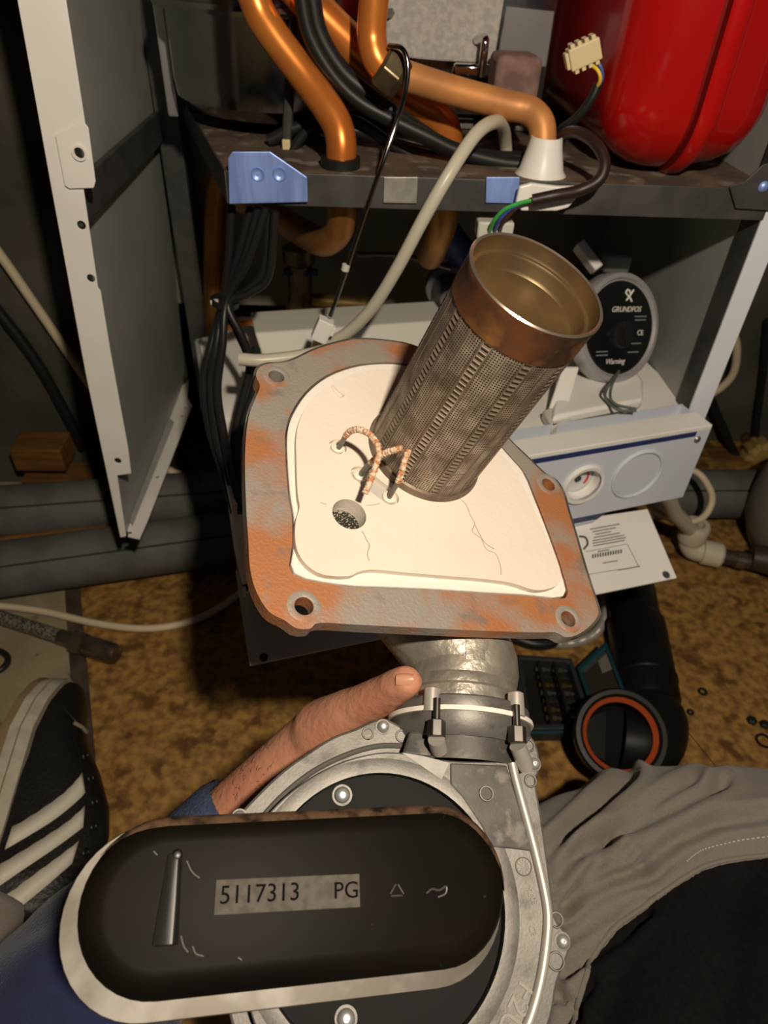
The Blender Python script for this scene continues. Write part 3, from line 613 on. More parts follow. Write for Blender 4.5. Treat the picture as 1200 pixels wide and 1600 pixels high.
tube_thing('dark_cable', 'dark cable behind the cream cable on the wall', 'cable', [onY(-60, 420, 1.02), onY(0, 490, 1.02), onY(60, 570, 1.02), onY(110, 660, 1.02), onY(130, 700, 1.02)], .009, BLACK)
tube_thing('floor_cable', 'cream cable lying in an arc on the floor', 'cable', [onZ(-80, 945, .008), onZ(0, 947, .008), onZ(70, 956, .008), onZ(150, 974, .008), onZ(225, 982, .008), onZ(290, 973, .008), onZ(345, 948, .008), onZ(400, 905, .008), onZ(450, 860, .008)], .0055, CABLE, n=10)
bh = thing('braided_hose', 'steel braided hose with a nickel coupling on the concrete', 'hose', onZ(100, 1005, 0))
BRAID = mat('steel_braid', (.40, .37, .30), .35, .5, c2=(.07, .062, .048), nscale=420, lo_=.45, hi_=.55, bump=.5, bscale=500)
def frm(t):  # along the hose
    return onZ(-60, 945, .014).lerp(onZ(182, 1023, .014), t)
MB().tube([frm(k/20*.66) for k in range(21)], .0105, 18).build('braid', BRAID, bh)
NICK = mat('nickel', (.24, .20, .14), .25, .8, c2=(.13, .11, .075), nscale=40)
MB().tube([frm(.65), frm(.70), frm(.705), frm(.74)], [.0115, .0115, .012, .012], 18).build('crimp_sleeve', NICK, bh)
MB().tube([frm(.74), frm(.81)], .0178, 6).build('hex_coupling', NICK, bh, smooth=False, bevel=.001)
MB().tube([frm(.81), frm(.82), frm(.98), frm(1.0)], [.0135, .0155, .0155, .0135], 20).build('threaded_nut', NICK, bh)
tube_thing('cable_loop', 'small black cable loop on the concrete beyond the shoe', 'cable', [onZ(-60, 1000, .006), onZ(-10, 1014, .006), onZ(10, 1024, .006), onZ(10, 1038, .006), onZ(-10, 1050, .006), onZ(-60, 1050, .006)], .0045, BLACK)

# right of the boiler
tube_thing('cable_arc', 'cream cable bowing out behind the right white post', 'cable', [onY(1120, 470, 1.15), onY(1146, 520, 1.15), onY(1151, 555, 1.15), onY(1142, 590, 1.15), onY(1108, 617, 1.15), onY(1060, 625, 1.15)], .0075, CABLE)
tube_thing('cable_ring', 'cream cable curling behind the white drain elbow', 'cable', [P(1040, 730, 1.12), P(1085, 736, 1.12), P(1107, 760, 1.11), P(1112, 785, 1.1), P(1096, 810, 1.1), P(1062, 815, 1.1), P(1028, 800, 1.1), P(1000, 775, 1.1)], .0055, CABLE, n=10)
tube_thing('black_hose', 'black hose dropping behind the control box past the fluted knob', 'cable', [onY(1106, 612, 1.16), onY(1125, 658, 1.16), onY(1150, 712, 1.15), onY(1180, 745, 1.14), onY(1240, 755, 1.12)], .0085, BLACK)
tube_thing('thin_black_cable', 'thin black cable hanging down the wall onto the fluted knob', 'cable', [onY(1200, 500, 1.18), onY(1193, 580, 1.18), onY(1182, 660, 1.18), onY(1180, 700, 1.17)], .007, BLACK)
kb_ = onY(1184, 706, 1.14)
ko = thing('fluted_knob', 'yellowish fluted valve knob on the wall above the grey tank', 'knob', kb_)
kv = MB(); N = 48; prof = [(.0, .022), (.7, .022), (1, .014), (1, -.012), (.75, -.02), (.4, -.02)]
xk, yk = V((1, 0, 0)), V((0, 0, 1))
for r_, h in prof:
    for k in range(N):
        an = 2*math.pi*k/N; rr = .030*r_*(1+.09*math.cos(an*9)); kv.v.append(kb_+V((0, -1, 0))*h+(xk*math.cos(an)+yk*math.sin(an))*max(rr, .0004))
for i in range(len(prof)-1):
    for k in range(N): kv.f.append((i*N+k, i*N+(k+1) % N, (i+1)*N+(k+1) % N, (i+1)*N+k))
kv.build('wheel', mat('yellowed_plastic', (.42, .29, .09), .6, c2=(.3, .2, .06), nscale=30), ko)
MB().tube([kb_+V((0, .015, 0)), kb_+V((0, .062, 0))], .010, 12).build('stem', BRASS, ko)
tk = onZ(1300, 792, .112)
tank = thing('grey_tank', 'rounded grey plastic tank at the right beside the drain pipe', 'tank', V((tk.x, tk.y, 0)))
MB().lathe([(0, 0), (.07, 0), (.10, .02), (.118, .06), (.122, .11), (.116, .16), (.09, .20), (.05, .222), (0, .225)], V((tk.x, tk.y, 0)), (0, 0, 1), 40).build('body', mat('grey_tank_plastic', (.20, .19, .155), .55), tank)
MB().lathe([(.02, .222), (.028, .222), (.028, .245), (0, .245)], V((tk.x, tk.y, 0)), (0, 0, 1), 24).build('cap', BLKPL, tank)
# white drain elbow
DW = mat('drain_white', (.62, .56, .44), .4)
dr = thing('drain_elbow', 'white plastic drain pipe with an elbow resting on the floor', 'pipe', onZ(1085, 875, 0))
e0 = onZ(1078, 858, .028)
MB().tube([e0+V((-.004, .004, .035)), P(1052, 800, (e0-CAM).dot(FWD)-.10), P(1036, 762, (e0-CAM).dot(FWD)-.19)], .0125, 18).build('riser', DW, dr)
MB().lathe([(.013, -.003), (.0215, -.003), (.023, .002), (.023, .028), (.0205, .032), (.013, .032)], e0+V((-.004, .004, .022)), (0, 0, 1), 24, closed=True).build('socket', DW, dr)
hd = (onZ(1125, 868, .028)-e0).normalized()
MB().tube(catmull([e0+V((-.004, .004, .03)), e0+V((-.003, .003, .012)), e0+hd*.006+V((0, 0, .001)), e0+hd*.024], 6), .018, 20).build('bend', DW, dr)
MB().tube([e0+hd*.018, e0+hd*.020, e0+hd*.048, e0+hd*.052], [.0175, .0215, .0215, .018], 24).build('socket', DW, dr)
op = thing('dark_outlet', 'dark outlet pipe with a chrome nut leaving the white elbow', 'pipe', e0+hd*.1-V((0, 0, .02)))
MB().tube([e0+hd*.052, e0+hd*.12], .0135, 18).build('pipe', mat('dark_brown_pipe', (.05, .035, .02), .5), op)
MB().tube([e0+hd*.073, e0+hd*.088], .0155, 18).build('chrome_nut', NICK, op)
MB().tube([e0+hd*.095+V((0, 0, .01)), e0+hd*.15+V((0, 0, .015))], [.02, .030], 20).build('housing', mat('dark_olive_plastic', (.045, .035, .02), .5), op)

# ------------------------------------------------------------------ tools on the floor
TEAL = mat('teal_plastic', (.008, .045, .060), .4)
DGREY = mat('charcoal_plastic', (.022, .026, .026), .5)
case = thing('bit_case', 'open teal and black driver bit case lying on the floor', 'case', onZ(868, 1090, 0))
q4 = [onZ(808, 1022, .03), onZ(893, 1028, .03), onZ(930, 1138, .03), onZ(826, 1140, .03)]
qc = sum(q4, V())/4
inn = [p.lerp(qc, .14) for p in q4]
MB().plate(q4, (0, 0, -.0295), [inn]).build('tray_wall', DGREY, case, smooth=False, bevel=.002)
MB().plate([p.lerp(qc, -.05)-V((0, 0, .004)) for p in q4], (0, 0, -.006), [[p.lerp(qc, .02)-V((0, 0, .004)) for p in q4]]).build('rim', TEAL, case, smooth=False, bevel=.001)
MB().plate([p-V((0, 0, .022)) for p in inn], (0, 0, -.006)).build('tray_floor', BLKPL, case, smooth=False)
for t in (.33, .66):
    a_, b_ = inn[0].lerp(inn[1], t), inn[3].lerp(inn[2], t)
    MB().hexa([a_, a_+V((.004, 0, 0)), b_+V((.004, 0, 0)), b_], [p-V((0, 0, .02)) for p in (a_, a_+V((.004, 0, 0)), b_+V((.004, 0, 0)), b_)]).build('divider', BLKPL, case, smooth=False)
hb = [onZ(x, y, .012) for x, y in ((812, 1030), (792, 1036), (789, 1048), (803, 1062), (818, 1066))]
MB().tube(catmull(hb, 6), .0045, 10).build('carry_loop', TEAL, case)
lid = [onZ(901, 1042, .034), onZ(946, 1001, .062), onZ(986, 1104, .062), onZ(935, 1142, .034)]
lc = sum(lid, V())/4; ln = (lid[1]-lid[0]).cross(lid[3]-lid[0]).normalized()
if ln.z < 0: ln = -ln
li = [p.lerp(lc, .2) for p in lid]
MB().plate(lid, -ln*.012, [li]).build('lid_frame', TEAL, case, smooth=False, bevel=.002)
MB().plate([p-ln*.006 for p in li], -ln*.002).build('lid_window', mat('smoked_plastic', (.10, .085, .07), .2, trans=.7), case, smooth=False)
lb_ = [li[0].lerp(li[1], .62).lerp(li[3].lerp(li[2], .62), .06), li[0].lerp(li[1], .98).lerp(li[3].lerp(li[2], .98), .06), li[0].lerp(li[1], .98).lerp(li[3].lerp(li[2], .98), .36), li[0].lerp(li[1], .62).lerp(li[3].lerp(li[2], .62), .30)]
MB().plate([p-ln*.004 for p in lb_], ln*.001).build('label_sticker', mat('grey_sticker', (.15, .14, .12), .5), case, smooth=False)
BITM = [mat('bit_steel', (.30, .28, .24), .35, .9), mat('bit_gold', (.20, .12, .04), .4, .8), mat('bit_dark', (.06, .055, .05), .4, .7)]
k = 0
for r_ in range(2):
    for c_ in range(7):
        u = (.44, .80)[r_]; v = .08+c_*.13
        a_ = inn[0].lerp(inn[1], u).lerp(inn[3].lerp(inn[2], u), v)-V((0, 0, .010))
        d_ = (inn[1]-inn[0]).normalized()
        bt = MB().tube([a_-d_*.010, a_+d_*.004, a_+d_*.005, a_+d_*.010, a_+d_*.012], [.0034, .0034, .0022, .0022, .0008], 6).build('driver_bit', BITM[(k*5+r_) % 3], smooth=False)
        tag(bt, ['short plain steel driver bit lying in the open bit case', 'short golden driver bit lying in the open bit case', 'short blackened driver bit lying in the open bit case'][(k*5+r_) % 3], 'driver bit', 'driver bits in the open case')
        k += 1
# black flue pipe with orange seal
fpipe = thing('flue_pipe', 'black plastic flue pipe with an orange seal ring in its socket', 'pipe', onZ(1000, 1040, 0))
f0, f1 = onZ(986, 925, .042), onZ(1014, 1100, .042)
def fa(t): return f0.lerp(f1, t)
FB = mat('black_flue_plastic', (.007, .007, .007), .42, spec=.25)
MB().tube([fa(-.1), fa(0), fa(.28), fa(.30), fa(.33), fa(.98), fa(1.02), fa(1.04)], [.034, .036, .036, .037, .041, .041, .038, .030], 36).build('pipe_body', FB, fpipe)
MB().tube([fa(.80), fa(.81), fa(.83), fa(.84)], [.041, .0425, .0425, .041], 36).build('bead', FB, fpipe)
sc = onZ(970, 1148, .092); sd = (CAM+V((.18, .02, .1))-sc).normalized()
e_ = fa(1.0)
MB().tube(catmull([fa(.97), fa(1.06), fa(1.16)+V((.002, 0, .004)), (fa(1.20)+sc-sd*.045)/2+V((.012, -.012, 0)), sc-sd*.052, sc-sd*.037], 6), [.037, .038, .040, .042, .042, .042], 32).build('elbow', FB, fpipe)
MB().lathe([(.040, -.03), (.052, -.028), (.054, -.01), (.0545, .0), (.052, .003), (.047, .003), (.044, 0), (.044, -.006)], sc, sd, 44).build('socket_lip', FB, fpipe)
MB().lathe([(.0445, -.002), (.0435, .0), (.0385, -.007), (.0445, -.016)], sc, sd, 44, closed=True).build('seal_ring', mat('orange_rubber', (.46, .085, .025), .5), fpipe)
MB().lathe([(.040, -.008), (.037, -.03), (.03, -.035), (0, -.035)], sc, sd, 40).build('socket_bore', mat('bore_black', (.006, .006, .006), .7, spec=.1), fpipe)
# black ring under the flange, corrugated hose
tube_thing('rubber_ring', 'black rubber hose arc on the floor below the flange', 'hose', [onZ(770, 960, .01), onZ(795, 990, .01), onZ(835, 1006, .01), onZ(872, 1000, .01), onZ(895, 975, .01), onZ(900, 930, .01)], .009, BLACK)
ch = MB(); cp = catmull([onZ(x, y, .0085) for x, y in ((850, 1002), (880, 1006), (908, 1001), (932, 988), (946, 962), (944, 936), (926, 908), (895, 880), (850, 870))], 30)
ch.tube(cp, [.0072+.0005*math.sin(i*2.2) for i in range(len(cp))], 14)
tag(ch.build('corrugated_hose', mat('silvery_corrugated', (.46, .44, .40), .4, .35)), 'silvery corrugated hose curling out behind the flange corner', 'hose')
for i, (x, y) in enumerate(((1174, 1127), (1194, 1133))):
    tag(MB().lathe([(0, .006), (.005, .006), (.0075, .003), (.0075, 0), (0, 0)], onZ(x, y, 0), (0, 0, 1), 6).build('black_nut', BLACK, smooth=False, bevel=.0006), 'small black nut lying on the brown floor', 'nut', 'black nuts on the floor')
for i, (x, y, r_) in enumerate(((1194, 1157, .0095), (1079, 1112, .0035), (1098, 1080, .005))):
    c_ = onZ(x, y, .0016)
    tag(MB().lathe([(r_-.002, -.001), (r_-.001, .001), (r_+.001, .001), (r_+.002, -.001)], c_, (0, 0, 1), 24, closed=True).build('rubber_washer', BLACK),
        ['wide dark rubber washer on the floor beside the black nuts', 'tiny dark rubber washer on the floor near the flue pipe', 'small dark rubber washer on the floor beyond the tiny one'][i], 'washer')
# ------------------------------------------------------------------ the burner with its fan, held up in the middle
def CW(x, y, z): return RGT*x+UPV*y+FWD*z
bn = CW(.36, .54, -.76).normalized(); bp0 = P(660, 712, .452)
def B2(px, py, h=0.): return onp(px, py, bp0+bn*h, bn)
bx_ = (B2(760, 712)-B2(660, 712)).normalized(); by_ = bn.cross(bx_).normalized()
RC0 = CAM+CW(.0467, -.117, .42); fu = CW(.06, .875, .48).normalized(); RC = RC0-fu*.0135
fm = CW(.13, .48, -.877); fm = (fm-fu*fm.dot(fu)).normalized()
def F2(px, py, h=0.): return onp(px, py, RC0+fm*(.03+h), fm)
fr = fu.cross(fm).normalized()
gb = thing('gas_burner', 'gas burner with perforated cylinder, rusty flange and aluminium fan held in hand', 'burner', F2(600, 1500, -.06))
CASTR = mat('rusty_flange_casting', (.34, .30, .26), .62, .3, c2=(.44, .18, .075), nscale=20, lo_=.45, hi_=.60, detail=6, c3=(.19, .17, .15), n3=60, lo3=.58, hi3=.75, bump=.25, bscale=500)
ALU = mat('cast_aluminium', (.20, .188, .172), .50, .5, c2=(.125, .117, .106), nscale=34, lo_=.35, hi_=.7, detail=9, c3=(.08, .073, .065), n3=70, lo3=.56, hi3=.76, bump=.06, bscale=600)
ALUB = mat('bright_aluminium', (.48, .45, .40), .42, .45, c2=(.5, .47, .42), nscale=60)
ALUD = mat('grimy_aluminium', (.115, .107, .095), .6, .3, c2=(.07, .065, .057), nscale=40, c3=(.17, .158, .14), n3=90, bump=.08, bscale=600)
outer = [(600, 532), (557, 530), (520, 537), (490, 547), (465, 559), (445, 566), (420, 568), (405, 574), (400, 587), (406, 603), (399, 622), (390, 645), (385, 675), (383, 710), (383, 745), (385, 800), (388, 845), (391, 890), (401, 925), (420, 955),
         (445, 969), (463, 981), (485, 982), (500, 973), (560, 976), (620, 979), (700, 983), (770, 986), (840, 988), (868, 988), (884, 995), (902, 992), (922, 978), (935, 960), (932, 942), (924, 918), (912, 880), (897, 828), (887, 795), (880, 770), (868, 750),
         (850, 739), (827, 717), (793, 684), (762, 646), (725, 598), (688, 562), (645, 540)]
inner = [(625, 567), (587, 566), (550, 571), (510, 586), (477, 612), (455, 645), (446, 675), (446, 715), (450, 770), (456, 807), (457, 850), (457, 897), (530, 915), (600, 919), (670, 922), (750, 927), (820, 931), (884, 934), (880, 895), (865, 850), (850, 810), (838, 780), (820, 738), (790, 703), (755, 662), (715, 614), (672, 580)]
hl = [circle(B2(x, y), bx_, by_, .0052, 18) for x, y in ((432, 588), (475, 947), (888, 967), (857, 757))]
fl_o = [B2(x, y) for x, y in cat2(outer, 4)]
flg = MB().plate(fl_o, -bn*.010, [[B2(x, y) for x, y in cat2(inner, 3)]]+hl).build('flange', CASTR, gb, smooth=False, bevel=.0012)
for x, y in ((432, 588), (475, 947), (888, 967), (857, 757)):
    MB().lathe([(.0053, .0001), (.0060, .0004), (.0085, .0003), (.0098, -.0002), (.0098, -.003), (.0053, -.003)], B2(x, y), bn, 24, closed=True).build('bolt_boss', CASTR, flg)
MB().plate([B2(x, y, -.009) for x, y in cat2([(600+(x-650)*1.015+50, 770+(y-770)*1.01) for x, y in outer], 3)], -bn*.004, [circle(B2(x, y, -.009), bx_, by_, .0053, 16) for x, y in ((432, 588), (475, 947), (888, 967), (857, 757))]).build('rear_skin', ALUD, gb, smooth=False, bevel=.001)
# insulation block: lower step, raised plateau with sight hole and slot
INS = mat('white_fibre_insulation', (.79, .71, .61), .85, c2=(.74, .65, .54), nscale=12, lo_=.35, hi_=.75, bump=.18, bscale=260)
MB().plate([B2(x, y, -.0002) for x, y in cat2([(660+(x-660)*.985, 740+(y-740)*.985) for x, y in inner], 3)], -bn*.0087, [circle(B2(546, 803, .004)-bn*.0035, bx_, by_, .0106, 28)]).build('insulation_edge', mat('white_fibre_edge', (.80, .75, .67), .85, bump=.2, bscale=200), gb, smooth=False, bevel=.0012)
plat = [(622, 580), (587, 578), (553, 584), (516, 600), (487, 624), (470, 652), (463, 680), (463, 720), (465, 770), (468, 792), (462, 815), (462, 850), (472, 874), (490, 891), (512, 899), (545, 900), (562, 893), (585, 890), (640, 895), (700, 900), (760, 905), (800, 911), (838, 922), (868, 916), (877, 900), (868, 868), (848, 826), (822, 770), (800, 730), (770, 693), (738, 655), (700, 612), (662, 588)]
hc_ = B2(546, 803, .004); rh = .0105
sl0, sl1 = B2(563, 741, .004), B2(609, 776, .004); sdv = (sl1-sl0).normalized(); sdn = bn.cross(sdv).normalized()
slot = []
for k in range(9): an = -math.pi/2+math.pi*k/8; slot.append(sl1+sdv*(.0062*math.cos(an))+sdn*(.0062*math.sin(an)))
for k in range(9): an = math.pi/2+math.pi*k/8; slot.append(sl0+sdv*(.0062*math.cos(an))+sdn*(.0062*math.sin(an)))
s1 = circle(B2(528, 698, .004), bx_, by_, .0058, 18)
pb = MB().plate([B2(x, y, .004) for x, y in cat2(plat, 4)], -bn*.013, [circle(hc_, bx_, by_, rh, 28), slot, s1]).build('insulation_block', INS, gb, smooth=False, bevel=.0008)
MB().plate(circle(hc_-bn*.0125, bx_, by_, rh+.001, 24), -bn*.001).build('sight_mesh', mat('dark_wire_mesh', (.02, .018, .015), .5, c2=(.35, .32, .25), nscale=900, lo_=.56, hi_=.62, detail=1), pb, smooth=False)
CER = mat('ceramic', (.78, .72, .60), .5)
MB().plate([p-bn*.0035+(sl0.lerp(sl1, .5)-p)*.02 for p in slot], -bn*.004).build('slot_filler', mat('grey_fibre', (.50, .48, .42), .9, bump=.2), pb, smooth=False)
for i, (x, y) in enumerate(((528, 698), (563, 741), (609, 776))):
    MB().lathe([(0, .0008), (.0036, .0008), (.0046, 0), (.0046, -.006)], B2(x, y, .0025), bn, 20).build('ceramic_plug', CER, pb)
# cracks
for pts in ([(566, 830), (572, 842), (577, 852), (574, 866), (577, 876)], [(715, 776), (728, 788), (735, 805), (742, 818), (738, 830), (752, 842), (760, 858), (775, 866), (782, 885), (783, 898)], [(572, 790), (582, 789), (594, 787)], [(742, 820), (756, 846), (772, 858)], [(500, 785), (510, 788)]):
    MB().tube(catmull([B2(x, y, .0041) for x, y in pts], 4), .00022, 4).build('crack', mat('crack_brown', (.36, .26, .17), .9), pb)
for pts in ([(519, 603), (524, 612), (534, 622)],):
    MB().tube(catmull([B2(x, y, .0036) for x, y in pts], 5), [.0012, .002, .0026], 8).build('fibre_lump', INS, pb)
# electrodes
ROD = mat('electrode_steel', (.20, .18, .165), .45, .7); SCALE = mat('scaled_wire', (.52, .22, .09), .8, c2=(.74, .60, .44), nscale=330, lo_=.42, hi_=.55, bump=.8, bscale=420)
for rod, wire in (([(529, 700, 0.0030), (535, 690, 0.0140), (540, 681, 0.0224)], [(540, 681, 0.0224), (547, 674, 0.0280), (560, 671, 0.0336), (575, 677, 0.0364), (587, 690, 0.0364), (592, 706, 0.0350), (589, 722, 0.0322), (582, 742, 0.0280), (576, 758, 0.0252), (570, 771, 0.0224)]),
                  ([(608, 777, 0.0030), (615, 765, 0.0140), (622, 754, 0.0224)], [(622, 754, 0.0224), (627, 740, 0.0280), (632, 722, 0.0336), (636, 710, 0.0364), (638, 703, 0.0378)]),
                  ([(564, 742, 0.0030), (570, 732, 0.0112), (580, 722, 0.0182)], [(578, 724, 0.0168), (592, 713, 0.0252), (604, 707, 0.0308), (617, 703, 0.0350), (629, 700, 0.0378)])):
    MB().tube(catmull([B2(*p) for p in rod], 5), .0016, 10).build('electrode_rod', ROD, gb)
    pth = catmull([B2(*p) for p in wire], 8)
    MB().tube(pth, [.00195+.00025*math.sin(i*2.4) for i in range(len(pth))], 10).build('scaled_tip', SCALE, gb)

# perforated cylinder
BR_, BL_ = .0372, .144
scr = thing_ = None
m = bpy.data.materials.new('perforated_steel'); m.use_nodes = True; nt = m.node_tree; pb_ = nt.nodes['Principled BSDF']
def nd(t, **kw):
    n = nt.nodes.new(t)
    for k, v in kw.items(): setattr(n, k, v)
    return n
def mth(op, a_, b_=None, c_=None):
    n = nd('ShaderNodeMath', operation=op)
    for i, q in enumerate((a_, b_, c_)):
        if q is None: continue
        if isinstance(q, (int, float)): n.inputs[i].default_value = q
        else: nt.links.new(q, n.inputs[i])
    return n.outputs[0]
uvn = nd('ShaderNodeUVMap'); uvn.uv_map = 'wrap'; sep = nd('ShaderNodeSeparateXYZ'); nt.links.new(uvn.outputs[0], sep.inputs[0])
U_, V_ = sep.outputs[0], sep.outputs[1]         # metres round and along
PER = 2*math.pi*BR_/10; PIT = PER/15
S_ = mth('FRACT', mth('DIVIDE', U_, PER))
du = mth('SUBTRACT', mth('FRACT', mth('DIVIDE', U_, PIT)), .5); dv = mth('SUBTRACT', mth('FRACT', mth('DIVIDE', V_, PIT)), .5)
rad = mth('ADD', mth('MULTIPLY', du, du), mth('MULTIPLY', dv, dv))
dot = mth('LESS_THAN', rad, .095)
inl = mth('LESS_THAN', S_, .2667)
line = mth('LESS_THAN', mth('ABSOLUTE', mth('SUBTRACT', S_, .6333)), .034)
dots = mth('MULTIPLY', mth('MULTIPLY', dot, mth('SUBTRACT', 1, inl)), mth('SUBTRACT', 1, line))
ls = mth('MULTIPLY', mth('GREATER_THAN', S_, .04), mth('LESS_THAN', S_, .2267))
slit = mth('MULTIPLY', ls, mth('LESS_THAN', mth('FRACT', mth('DIVIDE', V_, .0032)), .5))
dark = mth('MAXIMUM', dots, slit)
nz = nd('ShaderNodeTexNoise'); nz.inputs['Scale'].default_value = 90; nz.inputs['Detail'].default_value = 5
tcn = nd('ShaderNodeTexCoord'); nt.links.new(tcn.outputs['Object'], nz.inputs['Vector'])
cr = nd('ShaderNodeValToRGB'); cr.color_ramp.elements[0].position = .35; cr.color_ramp.elements[0].color = (.22, .165, .12, 1); cr.color_ramp.elements[1].position = .68; cr.color_ramp.elements[1].color = (.55, .46, .37, 1)
nt.links.new(nz.outputs['Fac'], cr.inputs[0])
mx = nd('ShaderNodeMix', data_type='RGBA'); nt.links.new(dark, mx.inputs[0]); nt.links.new(cr.outputs[0], mx.inputs[6]); mx.inputs[7].default_value = (.012, .010, .008, 1)
nt.links.new(mx.outputs[2], pb_.inputs['Base Color'])
pb_.inputs['Roughness'].default_value = .5
nt.links.new(mth('MULTIPLY', mth('SUBTRACT', 1, dark), .55), pb_.inputs['Metallic'])
bpn = nd('ShaderNodeBump'); bpn.inputs['Strength'].default_value = .5; bpn.inputs['Distance'].default_value = .0006; nt.links.new(mth('SUBTRACT', 1, dark), bpn.inputs['Height']); nt.links.new(bpn.outputs[0], pb_.inputs['Normal'])
SEG = 120; me = bpy.data.meshes.new('burner_screen'); vs_, fs_, uvs = [], [], []
z0, z1 = .006, BL_-.020
for j in range(2):
    for k in range(SEG+1):
        an = 2*math.pi*k/SEG; vs_.append(bn*(z0, z1)[j]+(bx_*math.cos(an)+by_*math.sin(an))*BR_)
for k in range(SEG): fs_.append((k, k+1, SEG+2+k, SEG+1+k))
me.from_pydata(vs_, [], fs_); ul = me.uv_layers.new(name='wrap')
for p in me.polygons:
    for li in p.loop_indices:
        vi = me.loops[li].vertex_index; k = vi % (SEG+1); ul.data[li].uv = (2*math.pi*BR_*k/SEG, (z0, z1)[vi//(SEG+1)])
bs = link(me, 'burner_screen', m, gb, bp0.copy(), True, angle=60)
lv_ = MB()
for c_ in range(10):
    for k in range(38):
        an = (c_+.1333)/10*2*math.pi; h = z0+.002+k*.0032; rd_ = bx_*math.cos(an)+by_*math.sin(an); tg = bn.cross(rd_)
        lv_.box(bp0+bn*h+rd_*(BR_-.0001), (.0042, .0011, .0008), (tg, (bn+rd_*.5).normalized(), (rd_-bn*.5).normalized()))
PST = mat('browned_steel', (.26, .205, .15), .5, .55, c2=(.17, .125, .09), nscale=60)
lo_v = lv_.build('louvre_bars', PST, bs, smooth=False); lo_v['kind'] = 'stuff'
for c_ in range(10):
    for s_, w_ in ((0., .0008), (.2667, .0008), (.6333, .0006)):
        an = (c_+s_)/10*2*math.pi; rd_ = bx_*math.cos(an)+by_*math.sin(an); tg = bn.cross(rd_)
        MB().box(bp0+bn*(z0+z1)/2+rd_*(BR_+.0001), (w_, z1-z0, .0007), (tg, bn, rd_)).build('rib', PST, bs, smooth=False)
RSTC = mat('heat_browned_collar', (.22, .085, .032), .5, .5, c2=(.065, .038, .028), nscale=26, lo_=.38, hi_=.62, c3=(.34, .15, .05), n3=50, lo3=.55, hi3=.7)
GOLD = mat('heat_gilded_steel', (.20, .125, .05), .42, .6, c2=(.10, .07, .035), nscale=22, lo_=.35, hi_=.7, detail=6)
MB().lathe([(BR_-.0004, z1-.001), (BR_+.0007, z1), (BR_+.0007, BL_-.003), (BR_+.0013, BL_-.001), (BR_+.0012, BL_+.0003), (BR_+.0004, BL_+.0010), (BR_-.0006, BL_+.0004), (BR_-.0011, BL_-.002)], bp0, bn, 96).build('collar', RSTC, gb)
MB().lathe([(BR_+.0012, BL_+.0003), (BR_+.0004, BL_+.0011), (BR_-.0008, BL_+.0004)], bp0, bn, 96).build('rim_edge', mat('worn_rim_steel', (.62, .52, .42), .25, .9), gb)
MB().lathe([(BR_-.0010, BL_), (BR_-.0013, BL_-.006), (BR_-.0022, BL_-.0075), (BR_-.0042, BL_-.0078), (BR_-.0050, BL_-.0090), (BR_-.0056, BL_-.0150), (BR_-.0072, BL_-.0166), (.020, BL_-.0168), (0, BL_-.0162)], bp0, bn, 96).build('end_cup', GOLD, gb)
MB().lathe([(BR_-.001, .010), (BR_+.0012, .008), (BR_+.0014, .006), (BR_+.0026, .0045), (BR_+.0026, .003)], bp0, bn, 96).build('base_ring', PST, gb)

# neck from the flange back to the fan ring
Q = B2(655, 850, -.012)
nk = [RC+fu*.004, RC+fu*.022, RC+fu*.042, Q-bn*.040, Q-bn*.018, Q]
NKM = mat('crinkled_aluminium', (.62, .57, .48), .34, .7, c2=(.46, .42, .36), nscale=50, bump=.5, bscale=120)
npth = catmull(nk, 8)
MB().tube(npth, .0338, 48).build('neck', NKM, gb, angle=80)
MB().lathe([(.0340, .006), (.0352, .007), (.0352, .012), (.0340, .0135)], RC+fu*.010, fu, 48).build('neck_bead', NKM, gb)
fp_ = MB(); fpx = [.02, .28]
for j in range(2):
    for k in range(9): an = -.12+.5*k/8; fp_.v.append(RC+fu*(.030+.022*j)+(fr*math.sin(an)+fm*math.cos(an))*.0344)
for k in range(8): fp_.f.append((k, k+1, k+10, k+9))
fp_.build('foil_patch', NKM, gb)
MB().lathe([(.030, .001), (.0418, .001), (.0422, .003), (.0418, .007), (.039, .0085), (.033, .009)], RC, fu, 64).build('upper_ring', ALU, gb)
MB().lathe([(.030, -.0016), (.0440, -.0016), (.0443, -.0004), (.0440, .0010), (.030, .0010)], RC, fu, 64).build('white_gasket', mat('gasket_white', (.85, .80, .70), .7), gb)
MB().lathe([(.030, -.0016), (.0425, -.0016), (.0420, -.009), (.038, -.014), (.030, -.0145)], RC, fu, 64).build('lower_ring', ALU, gb)
MB().lathe([(.037, -.009), (.0365, -.026)], RC, fu, 48).build('dark_throat', ALUD, gb)
for px, py in ((675, 1085), (806, 1092)):
    c_ = onp(px, py, RC0+fm*.033, fm)
    MB().tube([c_-fu*.010, c_+fu*.003, c_+fu*.004], [.0050, .0046, .003], 16).build('ring_lug', ALUB, gb)
NUTD = mat('dark_nut', (.12, .11, .10), .35, .9)
for (px, py, qx, qy) in ((682, 1137, 686, 1172), (808, 1147, 822, 1198)):
    c_, e2 = F2(px, py, .009), F2(qx, qy, .001)
    MB().tube([c_+fu*.004, c_-fu*.005], .0052, 6).build('hex_nut', NUTD, gb, smooth=False, bevel=.0005)
    MB().tube([c_+fu*.016, c_-fu*.002], .0021, 10).build('stud', NUTD, gb)
    MB().tube([c_-fu*.006, e2], .0046, 18).build('screw_post', ALUB, gb)

